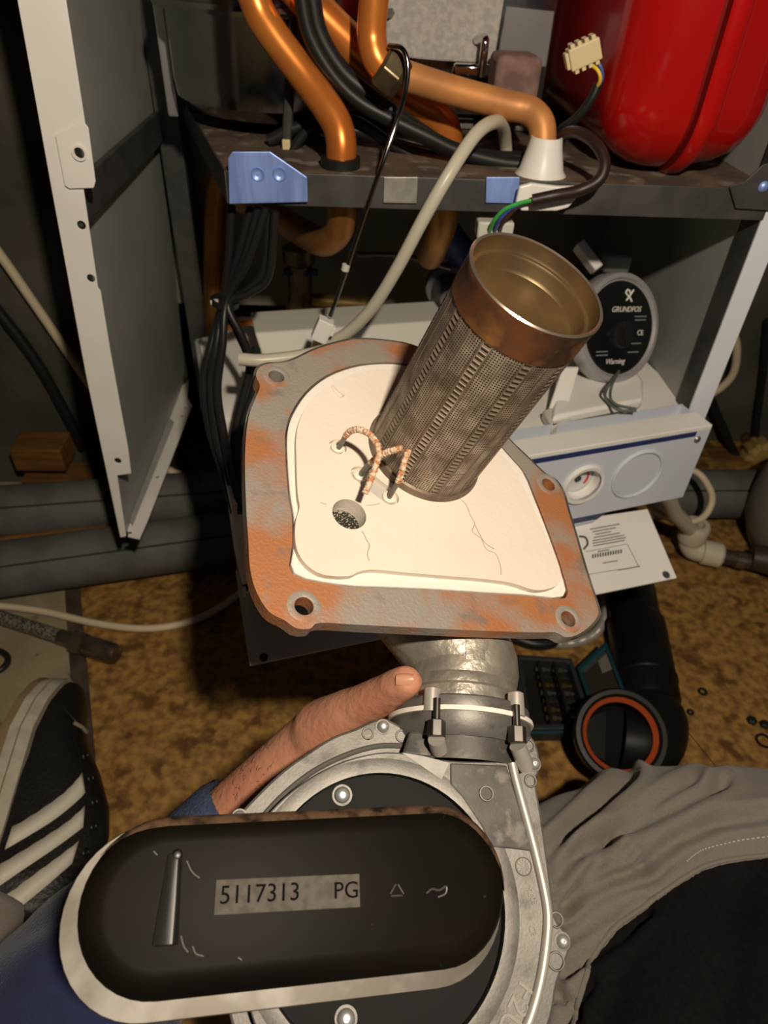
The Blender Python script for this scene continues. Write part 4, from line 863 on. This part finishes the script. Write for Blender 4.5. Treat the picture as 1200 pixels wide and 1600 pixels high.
# fan housing
hsg = [(600, 1122), (612, 1126), (640, 1138), (700, 1140), (790, 1142), (826, 1148), (838, 1162), (844, 1185), (842, 1208), (838, 1222), (846, 1270), (856, 1340), (864, 1400), (868, 1432), (880, 1450), (891, 1470), (889, 1492), (872, 1535), (862, 1590), (835, 1660), (780, 1740), (700, 1790), (600, 1800), (490, 1770), (410, 1700), (368, 1620), (352, 1560), (338, 1480), (333, 1400), (345, 1330), (368, 1280), (400, 1243), (440, 1205), (480, 1176), (520, 1151), (555, 1138), (580, 1126)]
fh = MB().plate([F2(x, y, -.014) for x, y in cat2(hsg, 3)], -fm*.008).build('fan_housing', ALU, gb, smooth=False, bevel=.0015)
MB().plate([F2(615+(x-615)*.93, 1430+(y-1430)*.93, -.018) for x, y in cat2(hsg, 2)], -fm*.042).build('rear_shell', ALUD, gb, smooth=False, bevel=.004)
face = [(628, 1176), (660, 1181), (700, 1188), (750, 1190), (796, 1191), (804, 1215), (816, 1262), (834, 1325), (848, 1385), (855, 1430), (852, 1480), (842, 1540), (822, 1605), (785, 1680), (720, 1740), (630, 1765), (530, 1745), (450, 1690), (405, 1620), (383, 1550), (370, 1470), (368, 1400), (382, 1330), (408, 1285), (445, 1245), (490, 1212), (540, 1188), (590, 1176)]
oc = F2(597, 1417, 0); OR_ = .0625
body = MB().plate([F2(x, y, 0) for x, y in cat2(face, 3)], -fm*.016, [circle(oc, fr, fu, OR_, 64)]).build('volute_face', ALU, gb, smooth=False, bevel=.0025)
MB().plate([F2(x, y, .0012) for x, y in ((704, 1192), (792, 1196), (812, 1262), (832, 1330), (800, 1326), (768, 1324), (752, 1290), (722, 1245), (704, 1225))], -fm*.002).build('raised_pad', ALUD, body, smooth=False, bevel=.0008)
MB().hexa([F2(640, 1142, -.004), F2(832, 1150, -.004), F2(800, 1192, -.001), F2(628, 1178, -.001)], [F2(640, 1142, -.05), F2(832, 1150, -.05), F2(800, 1192, -.05), F2(628, 1178, -.05)]).build('outlet_box', ALUD, gb, smooth=False, bevel=.0015)
MB().hexa([F2(628, 1176, .0004), F2(660, 1181, .001), F2(702, 1192, .0018), F2(690, 1218, .0006)], [F2(628, 1176, -.006), F2(660, 1181, -.006), F2(702, 1192, -.006), F2(690, 1218, -.006)]).build('corner_facet', ALU, body, smooth=False)
step_p = catmull([F2(x, y, .0006) for x, y in ((800, 1192), (806, 1218), (818, 1262), (835, 1325), (849, 1385), (856, 1430), (853, 1480), (843, 1540), (823, 1605), (786, 1680))], 6)
MB().tube(step_p, .0026, 10).build('step_highlight', ALUB, body)  # bright tube paints the light caught by the volute's side step
grv = catmull([F2(x, y, -.0135) for x, y in ((640, 1166), (590, 1166), (540, 1180), (490, 1205), (445, 1240), (408, 1280), (385, 1320), (368, 1380), (362, 1440))], 6)
MB().tube(grv, .0016, 8).build('dark_groove', mat('groove_dark', (.10, .09, .08), .8), body)  # dark line along the foot of the raised face
MB().lathe([(OR_, .0006), (OR_+.004, .0008), (OR_+.0075, .0002), (OR_+.0075, -.002), (OR_, -.002)], oc, fm, 72, closed=True).build('opening_ridge', ALU, body)
blk = MB().plate(circle(oc-fm*.0045, fr, fu, OR_-.0006, 64), -fm*.002, [circle(oc-fm*.0045, fr, fu, .036, 40)]).build('black_plate', mat('matt_black_plastic', (.007, .006, .006), .55, spec=.12), gb, smooth=False)
MB().lathe([(.036, -.0046), (.034, -.010), (.033, -.03), (0, -.03)], oc, fm, 40).build('intake_bore', BLACK, gb)
SCR = mat('zinc_screw', (.62, .62, .60), .32, .7)
def screw(px, py, h, r, par):
    c_ = F2(px, py, h); b_ = MB().lathe([(0, .0016), (r*.3, .0016), (r*.32, .0024), (r*.6, .0022), (r*.9, .0012), (r, 0), (r, -.002), (0, -.002)], c_, fm, 20)
    for an in (.4, .4+math.pi/2):
        d_ = fr*math.cos(an)+fu*math.sin(an); b_.box(c_+fm*.0016, (r*1.0, r*.16, .0009), (d_, fm.cross(d_), fm))
    b_.build('screw', SCR, par)
    MB().lathe([(r*1.0, -.0012), (r*1.28, -.0012), (r*1.28, -.0018), (r, -.0018)], c_, fm, 20, closed=True).build('washer', ALU, par)
for px, py, h in ((599, 1135, -.0125), (835, 1193, -.0125), (880, 1471, -.0125), (374, 1277, -.0125)): screw(px, py, h, .0034, fh)
for px, py in ((535, 1242), (541, 1592)): screw(px, py, -.003, .0042, blk)
for px, py, h, r in ((575, 1146, -.0137, .003), (628, 1150, -.0137, .0032), (826, 1165, -.0137, .0032), (829, 1220, -.0137, .0032), (869, 1437, -.0137, .0034), (869, 1502, -.0137, .004), (760, 1240, .0016, .0036)):
    MB().lathe([(r-.0006, 0), (r-.0003, .0006), (r+.0003, .0006), (r+.0006, 0)], F2(px, py, h), fm, 20).build('cast_ring', ALU, fh)
# cast lettering and date rosette
EMB = mat('cast_letter_aluminium', (.24, .225, .205), .5, .3)
tdx = (F2(795, 1600, 0)-F2(822, 1545, 0)).normalized()
text('cast_lettering', 'F2U', .0145, F2(806, 1578, .0003), tdx, fm.cross(tdx), EMB, body, ext=.0005)
rs = F2(818, 1354, .0003)
for k in range(12):
    an = 2*math.pi*k/12; d_ = fr*math.cos(an)+fu*math.sin(an)
    MB().box(rs+d_*.0030, (.0014, .0007, .0006), (d_, fm.cross(d_), fm)).build('rosette_mark', EMB, body, smooth=False)
MB().lathe([(.0040, 0), (.0042, .0004), (.0045, 0)], rs, fm, 24).build('rosette_ring', EMB, body)
for s_, x, y in (('96', 828, 1395), ('03', 834, 1408), ('C3', 832, 1455)):
    t_ = (F2(835, 1410)-F2(826, 1385)).normalized(); text('cast_mark', s_, .0042, F2(x, y, .0003), t_, fm.cross(t_), EMB, body, ext=.0004)

# black intake cover on the fan
CH = .050
cm = (fm+fr*.13+fu*.05).normalized(); cc0 = F2(480, 1410, CH)
def C2(px, py, h=0.): return onp(px, py, cc0+cm*h, cm)
cl_, cr_ = C2(256, 1413), C2(688, 1380)
cxa = (cr_-cl_).normalized(); cya = cm.cross(cxa).normalized(); clen = (cr_-cl_).length
def stadium(r, h, dl=0., sh=V((0, 0, 0)), n=20):
    o_ = []
    for k in range(n+1): an = -math.pi/2+math.pi*k/n; o_.append(cr_+cxa*(dl+r*math.cos(an))+cya*r*math.sin(an)+cm*h+sh)
    for k in range(n+1): an = math.pi/2+math.pi*k/n; o_.append(cl_+cxa*(-dl+r*math.cos(an))+cya*r*math.sin(an)+cm*h+sh)
    return o_
rt = ((C2(450, 1272)-C2(450, 1545)).length)/2
DUSTB = mat('dusty_black_plastic', (.0055, .0043, .0034), .40, spec=.04, c2=(.011, .008, .0055), nscale=14, lo_=.45, hi_=.8, c3=(.045, .037, .03), n3=240, lo3=.72, hi3=.82)
cov = MB(); lev = [(rt-.010, .0002), (rt-.006, 0), (rt-.002, -.0016), (rt+.0005, -.005), (rt+.0012, -.012), (rt+.0014, -.030)]
rings = [stadium(r, h) for r, h in lev]; nn = len(rings[0])
for rg in rings: cov.v += rg
for i in range(len(rings)-1):
    for k in range(nn): cov.f.append((i*nn+k, i*nn+(k+1) % nn, (i+1)*nn+(k+1) % nn, (i+1)*nn+k))
cov.f.append(tuple(range(nn))); cov.f.append(tuple(reversed(range((len(rings)-1)*nn, len(rings)*nn))))
cvr = cov.build('intake_cover', DUSTB, gb, angle=50)
cvr['label'] = 'glossy black oblong cover stamped 5117313'
# metal rim: wider along the left end and the lower side
sh = cya*-.0040-cxa*.0036
rim = MB(); rr = [stadium(rt-.008, -.006, 0, sh), stadium(rt+.0030, -.0068, 0, sh), stadium(rt+.0036, -.009, 0, sh), stadium(rt+.0032, -.014, 0, sh), stadium(rt-.008, -.015, 0, sh)]
for rg in rr: rim.v += rg
for i in range(len(rr)):
    j = (i+1) % len(rr)
    for k in range(nn): rim.f.append((i*nn+k, i*nn+(k+1) % nn, j*nn+(k+1) % nn, j*nn+k))
rim.build('metal_rim', mat('worn_rim_metal', (.21, .195, .17), .45, .5, c2=(.13, .115, .095), nscale=40), gb, angle=50)
MB().tube([cr_-cm*.026, cr_-cm*.034, oc-fm*.003], .033, 40).build('intake_spigot', BLKPL, gb)
# dusty upper edge
dl = [stadium(r+.0004, h+.0003) for r, h in ((rt-.0035, -.0008), (rt-.0012, -.0022), (rt+.0006, -.005), (rt+.0013, -.012), (rt+.0014, -.028))]
ix = list(range(9, 21))+[21, 22, 23, 24, 25, 26, 27]; db = MB()
for rg in dl:
    for k, i in enumerate(ix): db.v.append(dl[2][i].lerp(rg[i], min(1, .04+min(k, len(ix)-1-k)/5)))
for i in range(len(dl)-1):
    for k in range(len(ix)-1): a_ = i*len(ix)+k; db.f.append((a_, a_+1, a_+len(ix)+1, a_+len(ix)))
db.build('dust_film', mat('brown_dust', (.12, .07, .042), .95, c2=(.02, .014, .01), nscale=120, lo_=.42, hi_=.62, spec=.05), cvr)
dst = MB(); e_a = [C2(180, 1318, -.004), C2(250, 1299, -.004), C2(350, 1281, -.004), C2(450, 1268, -.004), C2(560, 1261, -.004), C2(640, 1262, -.004), C2(700, 1275, -.004), C2(742, 1303, -.004), C2(768, 1345, -.004)]
# raised rib and stamped strip
r0, r1 = C2(277, 1332, .0004), C2(262, 1478, .0004)
MB().hexa([r0-cxa*.0012+cm*.0012, r0+cxa*.0010+cm*.0012, r1+cxa*.0022+cm*.0022, r1-cxa*.0016+cm*.0022], [r0-cxa*.004, r0+cxa*.0022, r1+cxa*.0042, r1-cxa*.0065]).build('raised_rib', BLKPL, cvr, bevel=.0009)
MB().lathe([(0, .002), (.0015, .0016), (.0024, 0)], C2(277, 1336, .0004), cm, 14).build('stud', BLKPL, cvr)
STRIP = mat('matt_grey_strip', (.105, .093, .076), .8, c2=(.075, .066, .053), nscale=260, bump=.3, bscale=500)
sA, sB = C2(336, 1402, .0005), C2(562, 1391, .0005); sdx = (sB-sA).normalized(); sdy = cm.cross(sdx).normalized()
MB().box((sA+sB)/2, ((sB-sA).length, .0128, .0006), (sdx, sdy, cm)).build('stamped_strip', STRIP, cvr, smooth=False, bevel=.0002)
STM = mat('stamp_black', (.006, .005, .005), .9, spec=.05)
text('stamped_number', '5117313', .0097, C2(407, 1397, .0010), sdx, sdy, STM, cvr, ext=.0003)
text('stamped_letters', 'PG', .0092, C2(541, 1392, .0010), sdx, sdy, STM, cvr, ext=.0003)
FNT = mat('faint_moulding', (.06, .055, .05), .4)
tri = [C2(620, 1379, .0006), C2(608, 1400, .0006), C2(632, 1399, .0006)]
for i in range(3): MB().tube([tri[i].lerp(tri[(i+1) % 3], .12), tri[i].lerp(tri[(i+1) % 3], .85)], .0004, 6).build('recycling_mark', FNT, cvr)
MB().tube(catmull([C2(666, 1396, .0006), C2(675, 1389, .0006), C2(686, 1391, .0006), C2(697, 1385, .0006), C2(696, 1396, .0006), C2(684, 1402, .0006)], 5), .0005, 6).build('moulded_mark', FNT, cvr)
for pts in ([(283, 1462), (287, 1478), (294, 1488)], [(301, 1478), (306, 1490), (318, 1494)], [(292, 1345), (300, 1362), (312, 1372)], [(372, 1496), (378, 1500)], [(240, 1330), (246, 1336)]):
    MB().tube(catmull([C2(x, y, .0002) for x, y in pts], 4), .0003, 5).build('scratch', mat('scuff', (.14, .13, .12), .6), cvr)
# ------------------------------------------------------------------ the person holding the burner
from mathutils import noise as NZ
person = thing('person', 'person in dark blue sleeve and grey work trousers gripping the burner neck with one hand', 'person', V((-.05, .30, 0)))
SKIN = mat('skin', (.58, .28, .17), .48, c2=(.52, .22, .135), nscale=28, lo_=.35, hi_=.7, bump=.45, bscale=170)
SKIN.node_tree.nodes['Principled BSDF'].inputs['Subsurface Weight'].default_value = .12
SKIN.node_tree.nodes['Principled BSDF'].inputs['Subsurface Radius'].default_value = (.01, .004, .002)
fwdn = FWD.normalized()
caps = [(P(260, 1380, .485), P(350, 1300, .482), .030, .0285), (P(350, 1300, .482), P(462, 1192, .468), .0285, .0245), (P(462, 1192, .468), P(520, 1140, .458), .0245, .0235),
        (P(505, 1142, .452), P(550, 1113, .430), .0215, .0160), (P(550, 1113, .430), P(598, 1086, .409), .0150, .0122), (P(598, 1086, .409), P(634, 1064, .392), .0120, .0100),
        (P(618, 1073, .399), P(636, 1066, .391), .0112, .0098),
        (P(500, 1160, .470), P(600, 1120, .500), .0255, .0235), (P(520, 1200, .475), P(610, 1170, .500), .024, .022)]
for i, (yo, dd, ln) in enumerate(((0, 0, 1.0), (38, -.004, 1.1), (76, -.010, 1.05), (112, -.018, .85))):
    a_, b_ = P(598, 1092+yo*.8, .502+dd), P(598+72*ln, 1076+yo, .522+dd)
    c_, d_ = P(598+130*ln, 1078+yo, .515+dd), P(598+165*ln, 1084+yo, .493+dd)
    caps += [(a_, b_, .0100, .0092), (b_, c_, .0090, .0082), (c_, d_, .0080, .0068)]
hand = mesh_obj(blob(caps, .0022, 15), 'hand_and_forearm', SKIN, person)
NAIL = mat('nail', (.57, .29, .185), .3)
nb = P(632, 1058, .3835); nn_ = (UPV*.62-FWD*.70-RGT*.15).normalized(); nx = (P(634, 1064, .392)-P(598, 1086, .409)).normalized(); nx = (nx-nn_*nx.dot(nn_)).normalized(); ny = nn_.cross(nx)
nm = MB(); G = 8
for i in range(G+1):
    for j in range(G+1):
        u, v = i/G*2-1, j/G*2-1; rr_ = 1-.25*max(0, u)**2-.1*max(0, -u)**2
        nm.v.append(nb+nx*u*.0050+ny*v*.0040*rr_+nn_*(.0006-.0026*v*v-.0006*u*u))
for i in range(G):
    for j in range(G): a_ = i*(G+1)+j; nm.f.append((a_, a_+1, a_+G+2, a_+G+1))
nm.build('thumb_nail', NAIL, hand)
hr_ = MB(); rnd = random.Random(3)
A1, A2 = P(350, 1300, .482), P(462, 1192, .468); fax = (A2-A1).normalized()
up_ = (UPV*.72-RGT*.55-FWD*.45); up_ = (up_-fax*up_.dot(fax)).normalized(); sd_ = fax.cross(up_)
for k in range(170):
    t = rnd.random(); an = rnd.uniform(-1.2, 1.3); r_ = .0285+(.0245-.0285)*t; d_ = up_*math.cos(an)+sd_*math.sin(an)
    b_ = A1.lerp(A2, t)+d_*(r_-.0016); e1 = (fax*rnd.uniform(.3, 1)+sd_*rnd.uniform(-.8, .8)+d_*.35).normalized()*rnd.uniform(.004, .009)
    hr_.tube([b_, b_+e1*.5+d_*.0008, b_+e1-d_*.0004], [.00014, .00012, .00005], 3)
h_ = hr_.build('arm_hair', mat('dark_hair', (.05, .03, .02), .6), hand, smooth=False); h_['kind'] = 'stuff'

# jacket sleeve and cuff
BLUE = mat('navy_jacket_cloth', (.008, .016, .062), .85, c2=(.005, .010, .04), nscale=30, bump=.4, bscale=700, sheen=.2)
CUFF = mat('slate_blue_knit', (.055, .080, .155), .9, c2=(.040, .056, .11), nscale=300, bump=.6, bscale=700)
sv = MB(); path = catmull([P(300, 1348, .478), P(262, 1390, .47), P(215, 1450, .455), P(150, 1540, .43), P(60, 1680, .40), P(-40, 1850, .36)], 8)
sv.tube(path, [.031, .040, .052, .060, .066, .070], 40)
for i, v in enumerate(sv.v):
    n_ = NZ.noise(v*26)*.006+NZ.noise(v*60+V((5, 2, 1)))*.0025; ax0 = min(path, key=lambda q_: (q_-v).length); sv.v[i] = v+(v-ax0).normalized()*n_
slv = sv.build('jacket_sleeve', BLUE, person, angle=180)
cu_ = MB(); c0_, c1_ = P(377, 1275, .4805), P(292, 1355, .476); ax_ = (c1_-c0_).normalized(); x_, y_ = perp(ax_); N = 72
for j in range(7):
    t = j/6; rr_ = (.0318, .0342, .0342, .0345, .0348, .0346, .0330)[j]
    for k in range(N):
        an = 2*math.pi*k/N; cu_.v.append(c0_.lerp(c1_, t)+(x_*math.cos(an)+y_*math.sin(an))*(rr_+.0005*math.cos(an*36)))
for j in range(6):
    for k in range(N): cu_.f.append((j*N+k, j*N+(k+1) % N, (j+1)*N+(k+1) % N, (j+1)*N+k))
cu_.build('cuff', CUFF, slv, angle=180)

# right leg in grey trousers with a dark knee panel
TRO = mat('grey_trouser_cloth', (.22, .20, .168), .95, spec=.15, c2=(.20, .18, .151), nscale=600, bump=.35, bscale=900, sheen=.15)
PANEL = mat('charcoal_panel_cloth', (.009, .0085, .0085), .95, c2=(.007, .0065, .0065), nscale=200, bump=.25, bscale=900, spec=.1)
legc = [(P(1260, 1350, .64), P(1040, 1340, .64), .085, .082), (P(1040, 1340, .64), P(800, 1400, .61), .082, .066), (P(1260, 1370, .63), P(1230, 1800, .46), .085, .092),
        (P(1080, 1400, .63), P(1050, 1800, .47), .08, .085), (P(930, 1420, .61), P(960, 1750, .50), .066, .075)]
me = blob(legc, .0042, 10)
folds = [([(850, 1338), (880, 1308), (905, 1280), (950, 1240), (985, 1212)], .009, 9), ([(858, 1352), (925, 1322), (975, 1290), (1040, 1245), (1085, 1222)], .006, 9),
         ([(868, 1372), (905, 1340), (945, 1308), (1000, 1290), (1070, 1255), (1130, 1226)], .007, 8), ([(878, 1420), (905, 1380), (935, 1342), (955, 1310)], .008, 8),
         ([(884, 1425), (915, 1392), (945, 1375), (1000, 1358), (1012, 1352)], .009, 8), ([(1005, 1352), (1060, 1312), (1120, 1286), (1200, 1275)], .007, 9),
         ([(920, 1372), (950, 1345), (975, 1340)], .005, 7), ([(880, 1520), (930, 1490), (975, 1462), (1010, 1430)], .006, 9), ([(870, 1555), (895, 1570), (905, 1590)], .006, 8), ([(880, 1600), (910, 1560), (925, 1530)], .005, 8)]
pan = [(1230, 1340), (1180, 1343), (1130, 1350), (1095, 1362), (1055, 1388), (1010, 1420), (965, 1452), (935, 1490), (918, 1530), (905, 1575), (898, 1620)]
bm = bmesh.new(); bm.from_mesh(me); bm.normal_update()
for v in bm.verts:
    q_ = proj(v.co); d = 0
    for ln, a_, w_ in folds:
        dd = poly_dist(q_, ln); d += -1.7*a_*math.exp(-(dd/w_)**2)+1.7*a_*.55*math.exp(-((dd-2.2*w_)/(w_*1.1))**2)
    d += NZ.noise(v.co*22)*.003+NZ.noise(v.co*9)*.005
    dp = poly_dist(q_, pan)
    d -= .0030*math.exp(-(dp/5)**2)
    v.co += v.normal*d
for _ in range(2): bmesh.ops.smooth_vert(bm, verts=bm.verts[:], factor=.4, use_axis_x=True, use_axis_y=True, use_axis_z=True)
bm.normal_update()
# the panel: faces of the thigh inside the seam, their border drawn onto the seam line
polyp = pan+[(898, 2300), (1900, 2300), (1900, 1340)]
def inside(p):
    c_ = False; n_ = len(polyp)
    for i in range(n_):
        (x1, y1), (x2, y2) = polyp[i], polyp[(i+1) % n_]
        if (y1 > p[1]) != (y2 > p[1]) and p[0] < (x2-x1)*(p[1]-y1)/(y2-y1)+x1: c_ = not c_
    return c_
pv_, pf_ = {}, []
for f in bm.faces:
    if f.normal.dot(CAM-f.calc_center_median()) > 0 and inside(proj(f.calc_center_median())):
        pf_.append([v.index for v in f.verts])
bm.verts.ensure_lookup_table()
cnt = {}
for f in pf_:
    for a_, b_ in zip(f, f[1:]+f[:1]): cnt[frozenset((a_, b_))] = cnt.get(frozenset((a_, b_)), 0)+1
border = {i for e, c_ in cnt.items() if c_ == 1 for i in e}
idx = sorted({i for f in pf_ for i in f}); mp = {i: k for k, i in enumerate(idx)}; pm = MB()
for i in idx:
    v = bm.verts[i]; co_ = v.co.copy()
    if i in border:
        q_ = proj(co_); best = None
        for a_, b_ in zip(pan, pan[1:]):
            dd, t = pdist(q_, a_, b_)
            if best is None or dd < best[0]: best = (dd, (a_[0]+(b_[0]-a_[0])*t, a_[1]+(b_[1]-a_[1])*t))
        if best[0] < 14: co_ = P(best[1][0], best[1][1], (co_-CAM).dot(FWD))
    pm.v.append(co_+v.normal*.0012)
pm.f = [tuple(mp[i] for i in f) for f in pf_]
seam_pts = []
from mathutils.bvhtree import BVHTree
bvh = BVHTree.FromBMesh(bm)
def hit(px, py):
    r_ = bvh.ray_cast(CAM, ray(px, py).normalized()); return (r_[0], r_[1]) if r_[0] is not None else (None, None)
bm.to_mesh(me); bm.free()
trs = mesh_obj(me, 'trouser_leg', TRO, person)
kp = pm.build('knee_panel', PANEL, trs, angle=180, recalc=False)
kp['label'] = 'charcoal cloth panel sewn on the thigh'
sp_ = [(x-3, y-5) for x, y in cat2(pan, 5, False)]
hp_ = [hit(x, y) for x, y in sp_]; hp_ = [h for h in hp_ if h[0] is not None]
if len(hp_) > 3: MB().tube([h[0]+h[1]*.0006 for h in hp_], .0022, 8).build('piped_seam', TRO, trs)
st_l = cat2([(1072, 1345), (1085, 1334), (1100, 1326), (1130, 1318), (1165, 1311), (1205, 1306)], 5, False)
for i in range(0, len(st_l)-1):
    h0, h1 = hit(*st_l[i]), hit(*st_l[i+1])
    if h0[0] is None or h1[0] is None: continue
    MB().tube([h0[0]+h0[1]*.0008, h0[0].lerp(h1[0], .62)+h1[1]*.0008], .0005, 5).build('stitch', mat('pale_thread', (.55, .53, .48), .8), trs)

# left leg and shoe lying on its side on the floor
lg = MB(); lp = catmull([V((-.365, .272, .062)), V((-.375, .21, .070)), V((-.42, .10, .09)), V((-.48, -.05, .12))], 8)
lg.tube(lp, [.056, .062, .07, .08], 32)
for i, v in enumerate(lg.v): lg.v[i] = v+V((0, 0, 1))*NZ.noise(v*24)*.008+V((1, 0, 0))*NZ.noise(v*30+V((3, 3, 3)))*.006
lg.build('trouser_leg', TRO, person, angle=180)
TL = math.radians(6)
S_up = V((math.cos(TL), .06, -math.sin(TL))).normalized(); S_len = V((-.06, -1, .0)); S_len = (S_len-S_up*S_len.dot(S_up)).normalized(); S_sd = S_len.cross(S_up).normalized()
if S_sd.z < 0: S_sd = -S_sd
S_org = V((-.392, .530, .062))
def interp(x, tab):
    for (a_, b_), (c_, d_) in zip(tab, tab[1:]):
        if x <= c_: t = (x-a_)/(c_-a_); t = t*t*(3-2*t) if False else t; return b_+(d_-b_)*t
    return tab[-1][1]
HW = [(0, .006), (.006, .022), (.02, .034), (.05, .045), (.09, .0495), (.14, .045), (.19, .040), (.24, .0385), (.27, .031), (.283, .018), (.288, .006)]
HT = [(0, .036), (.01, .048), (.03, .060), (.06, .070), (.09, .084), (.12, .102), (.16, .120), (.19, .126), (.23, .122), (.27, .122), (.288, .11)]
SPR = [(0, .016), (.02, .010), (.05, .004), (.09, 0), (.3, 0)]
def sh_pt(s_, h, w_): return S_org+S_len*s_+S_up*(h+interp(s_, SPR))+S_sd*w_
def up_pt(s_, t, off=0.):     # t 0 (upper side of the lying shoe) .. pi
    hw, ht = interp(s_, HW)-.003+off, interp(s_, HT)+off
    cx = math.copysign(abs(math.cos(t))**.75, math.cos(t)); narrow = 1-.38*max(0, (s_-.07)/.22)*math.sin(t)**1.5
    return sh_pt(s_, .022+(ht-.022)*math.sin(t)**.85, hw*cx*narrow)
shoe = thing('shoe', None, None, S_org); del_keys = [k for k in ('label', 'category') if k in shoe.keys()]
for k in del_keys: del shoe[k]
shoe['label'] = 'black leather trainer with three white stripes'
shoe.parent = person; shoe.location = S_org-wloc(person)
LEA = mat('black_leather', (.008, .0075, .007), .42, spec=.35, c2=(.012, .011, .010), nscale=30, bump=.3, bscale=260)
SS = [i*.288/48 for i in range(49)]; TN = 28
def loft(fun, ss, tt):
    b_ = MB()
    for s_ in ss:
        for t in tt: b_.v.append(fun(s_, t))
    n_ = len(tt)
    for i in range(len(ss)-1):
        for j in range(n_-1): b_.f.append((i*n_+j, i*n_+j+1, (i+1)*n_+j+1, (i+1)*n_+j))
    return b_, n_
b_, n_ = loft(up_pt, SS, [math.pi*j/TN for j in range(TN+1)])
b_.f.append(tuple(j for j in range(n_))); b_.f.append(tuple((len(SS)-1)*n_+j for j in reversed(range(n_))))
b_.build('upper', LEA, shoe, angle=60)
def sole(h0, h1, ex, name, m_):
    b2 = MB(); n_ = len(SS)
    loop = [(s_, interp(s_, HW)+ex) for s_ in SS]+[(s_, -interp(s_, HW)-ex) for s_ in reversed(SS)]
    for h in (h0, h0+(h1-h0)*.5, h1):
        for s_, w_ in loop: b2.v.append(sh_pt(s_, h, w_*(1.0 if h != h1 else .97)))
    N_ = len(loop)
    for i in range(2):
        for k in range(N_): b2.f.append((i*N_+k, i*N_+(k+1) % N_, (i+1)*N_+(k+1) % N_, (i+1)*N_+k))
    b2.f.append(tuple(range(N_))); b2.f.append(tuple(2*N_+k for k in reversed(range(N_))))
    return b2.build(name, m_, shoe, angle=50)
sole(.006, .030, .0035, 'midsole', mat('off_white_rubber', (.50, .46, .37), .7, c2=(.40, .36, .28), nscale=40))
sole(-.003, .007, .0045, 'outsole', mat('gum_rubber', (.22, .15, .08), .7))
MB().tube([sh_pt(s_, .017, interp(s_, HW)+.0036) for s_ in SS[1:-1]], .0008, 5).build('sole_seam', mat('dirty_seam', (.22, .19, .14), .9), shoe)
STW = mat('white_leather', (.62, .58, .48), .55)
for k in range(3):
    b3 = MB(); sA_ = .196+k*.036; M_ = 12
    for i in range(M_+1):
        t = .10+i/M_*.72          # angle up the side
        for j in range(2):
            zz = .0009*(i % 2)
            b3.v.append(up_pt(sA_+j*.0225-(i/M_)*.062+(zz if j == 0 else 0), t, .0018))
    for i in range(M_): b3.f.append((2*i, 2*i+1, 2*i+3, 2*i+2))
    o_ = b3.build('stripe', STW, shoe, angle=60); sm_ = o_.modifiers.new('thick', 'SOLIDIFY'); sm_.thickness = .0012
for k in range(5):
    s_ = .112+k*.026; c_ = up_pt(s_, 1.0, .001); n1 = (up_pt(s_, 1.0, .01)-c_).normalized()
    MB().lathe([(.0022, 0), (.003, .0009), (.0042, .0009), (.005, 0)], c_, n1, 16).build('eyelet', LEA, shoe)
MB().tube([up_pt(.045+.0017*j, .25+.95*(j/20)**1.2, .0006) for j in range(21)], .0009, 6).build('toe_seam', LEA, shoe)
MB().tube([up_pt(.078+.0045*j, .84, .0006) for j in range(26)], .0009, 6).build('eyestay_seam', LEA, shoe)
MB().tube([up_pt(.074, .84+.04*j, .0012) for j in range(14)], .0022, 6).build('tongue_edge', mat('grey_lining', (.25, .22, .17), .8), shoe)
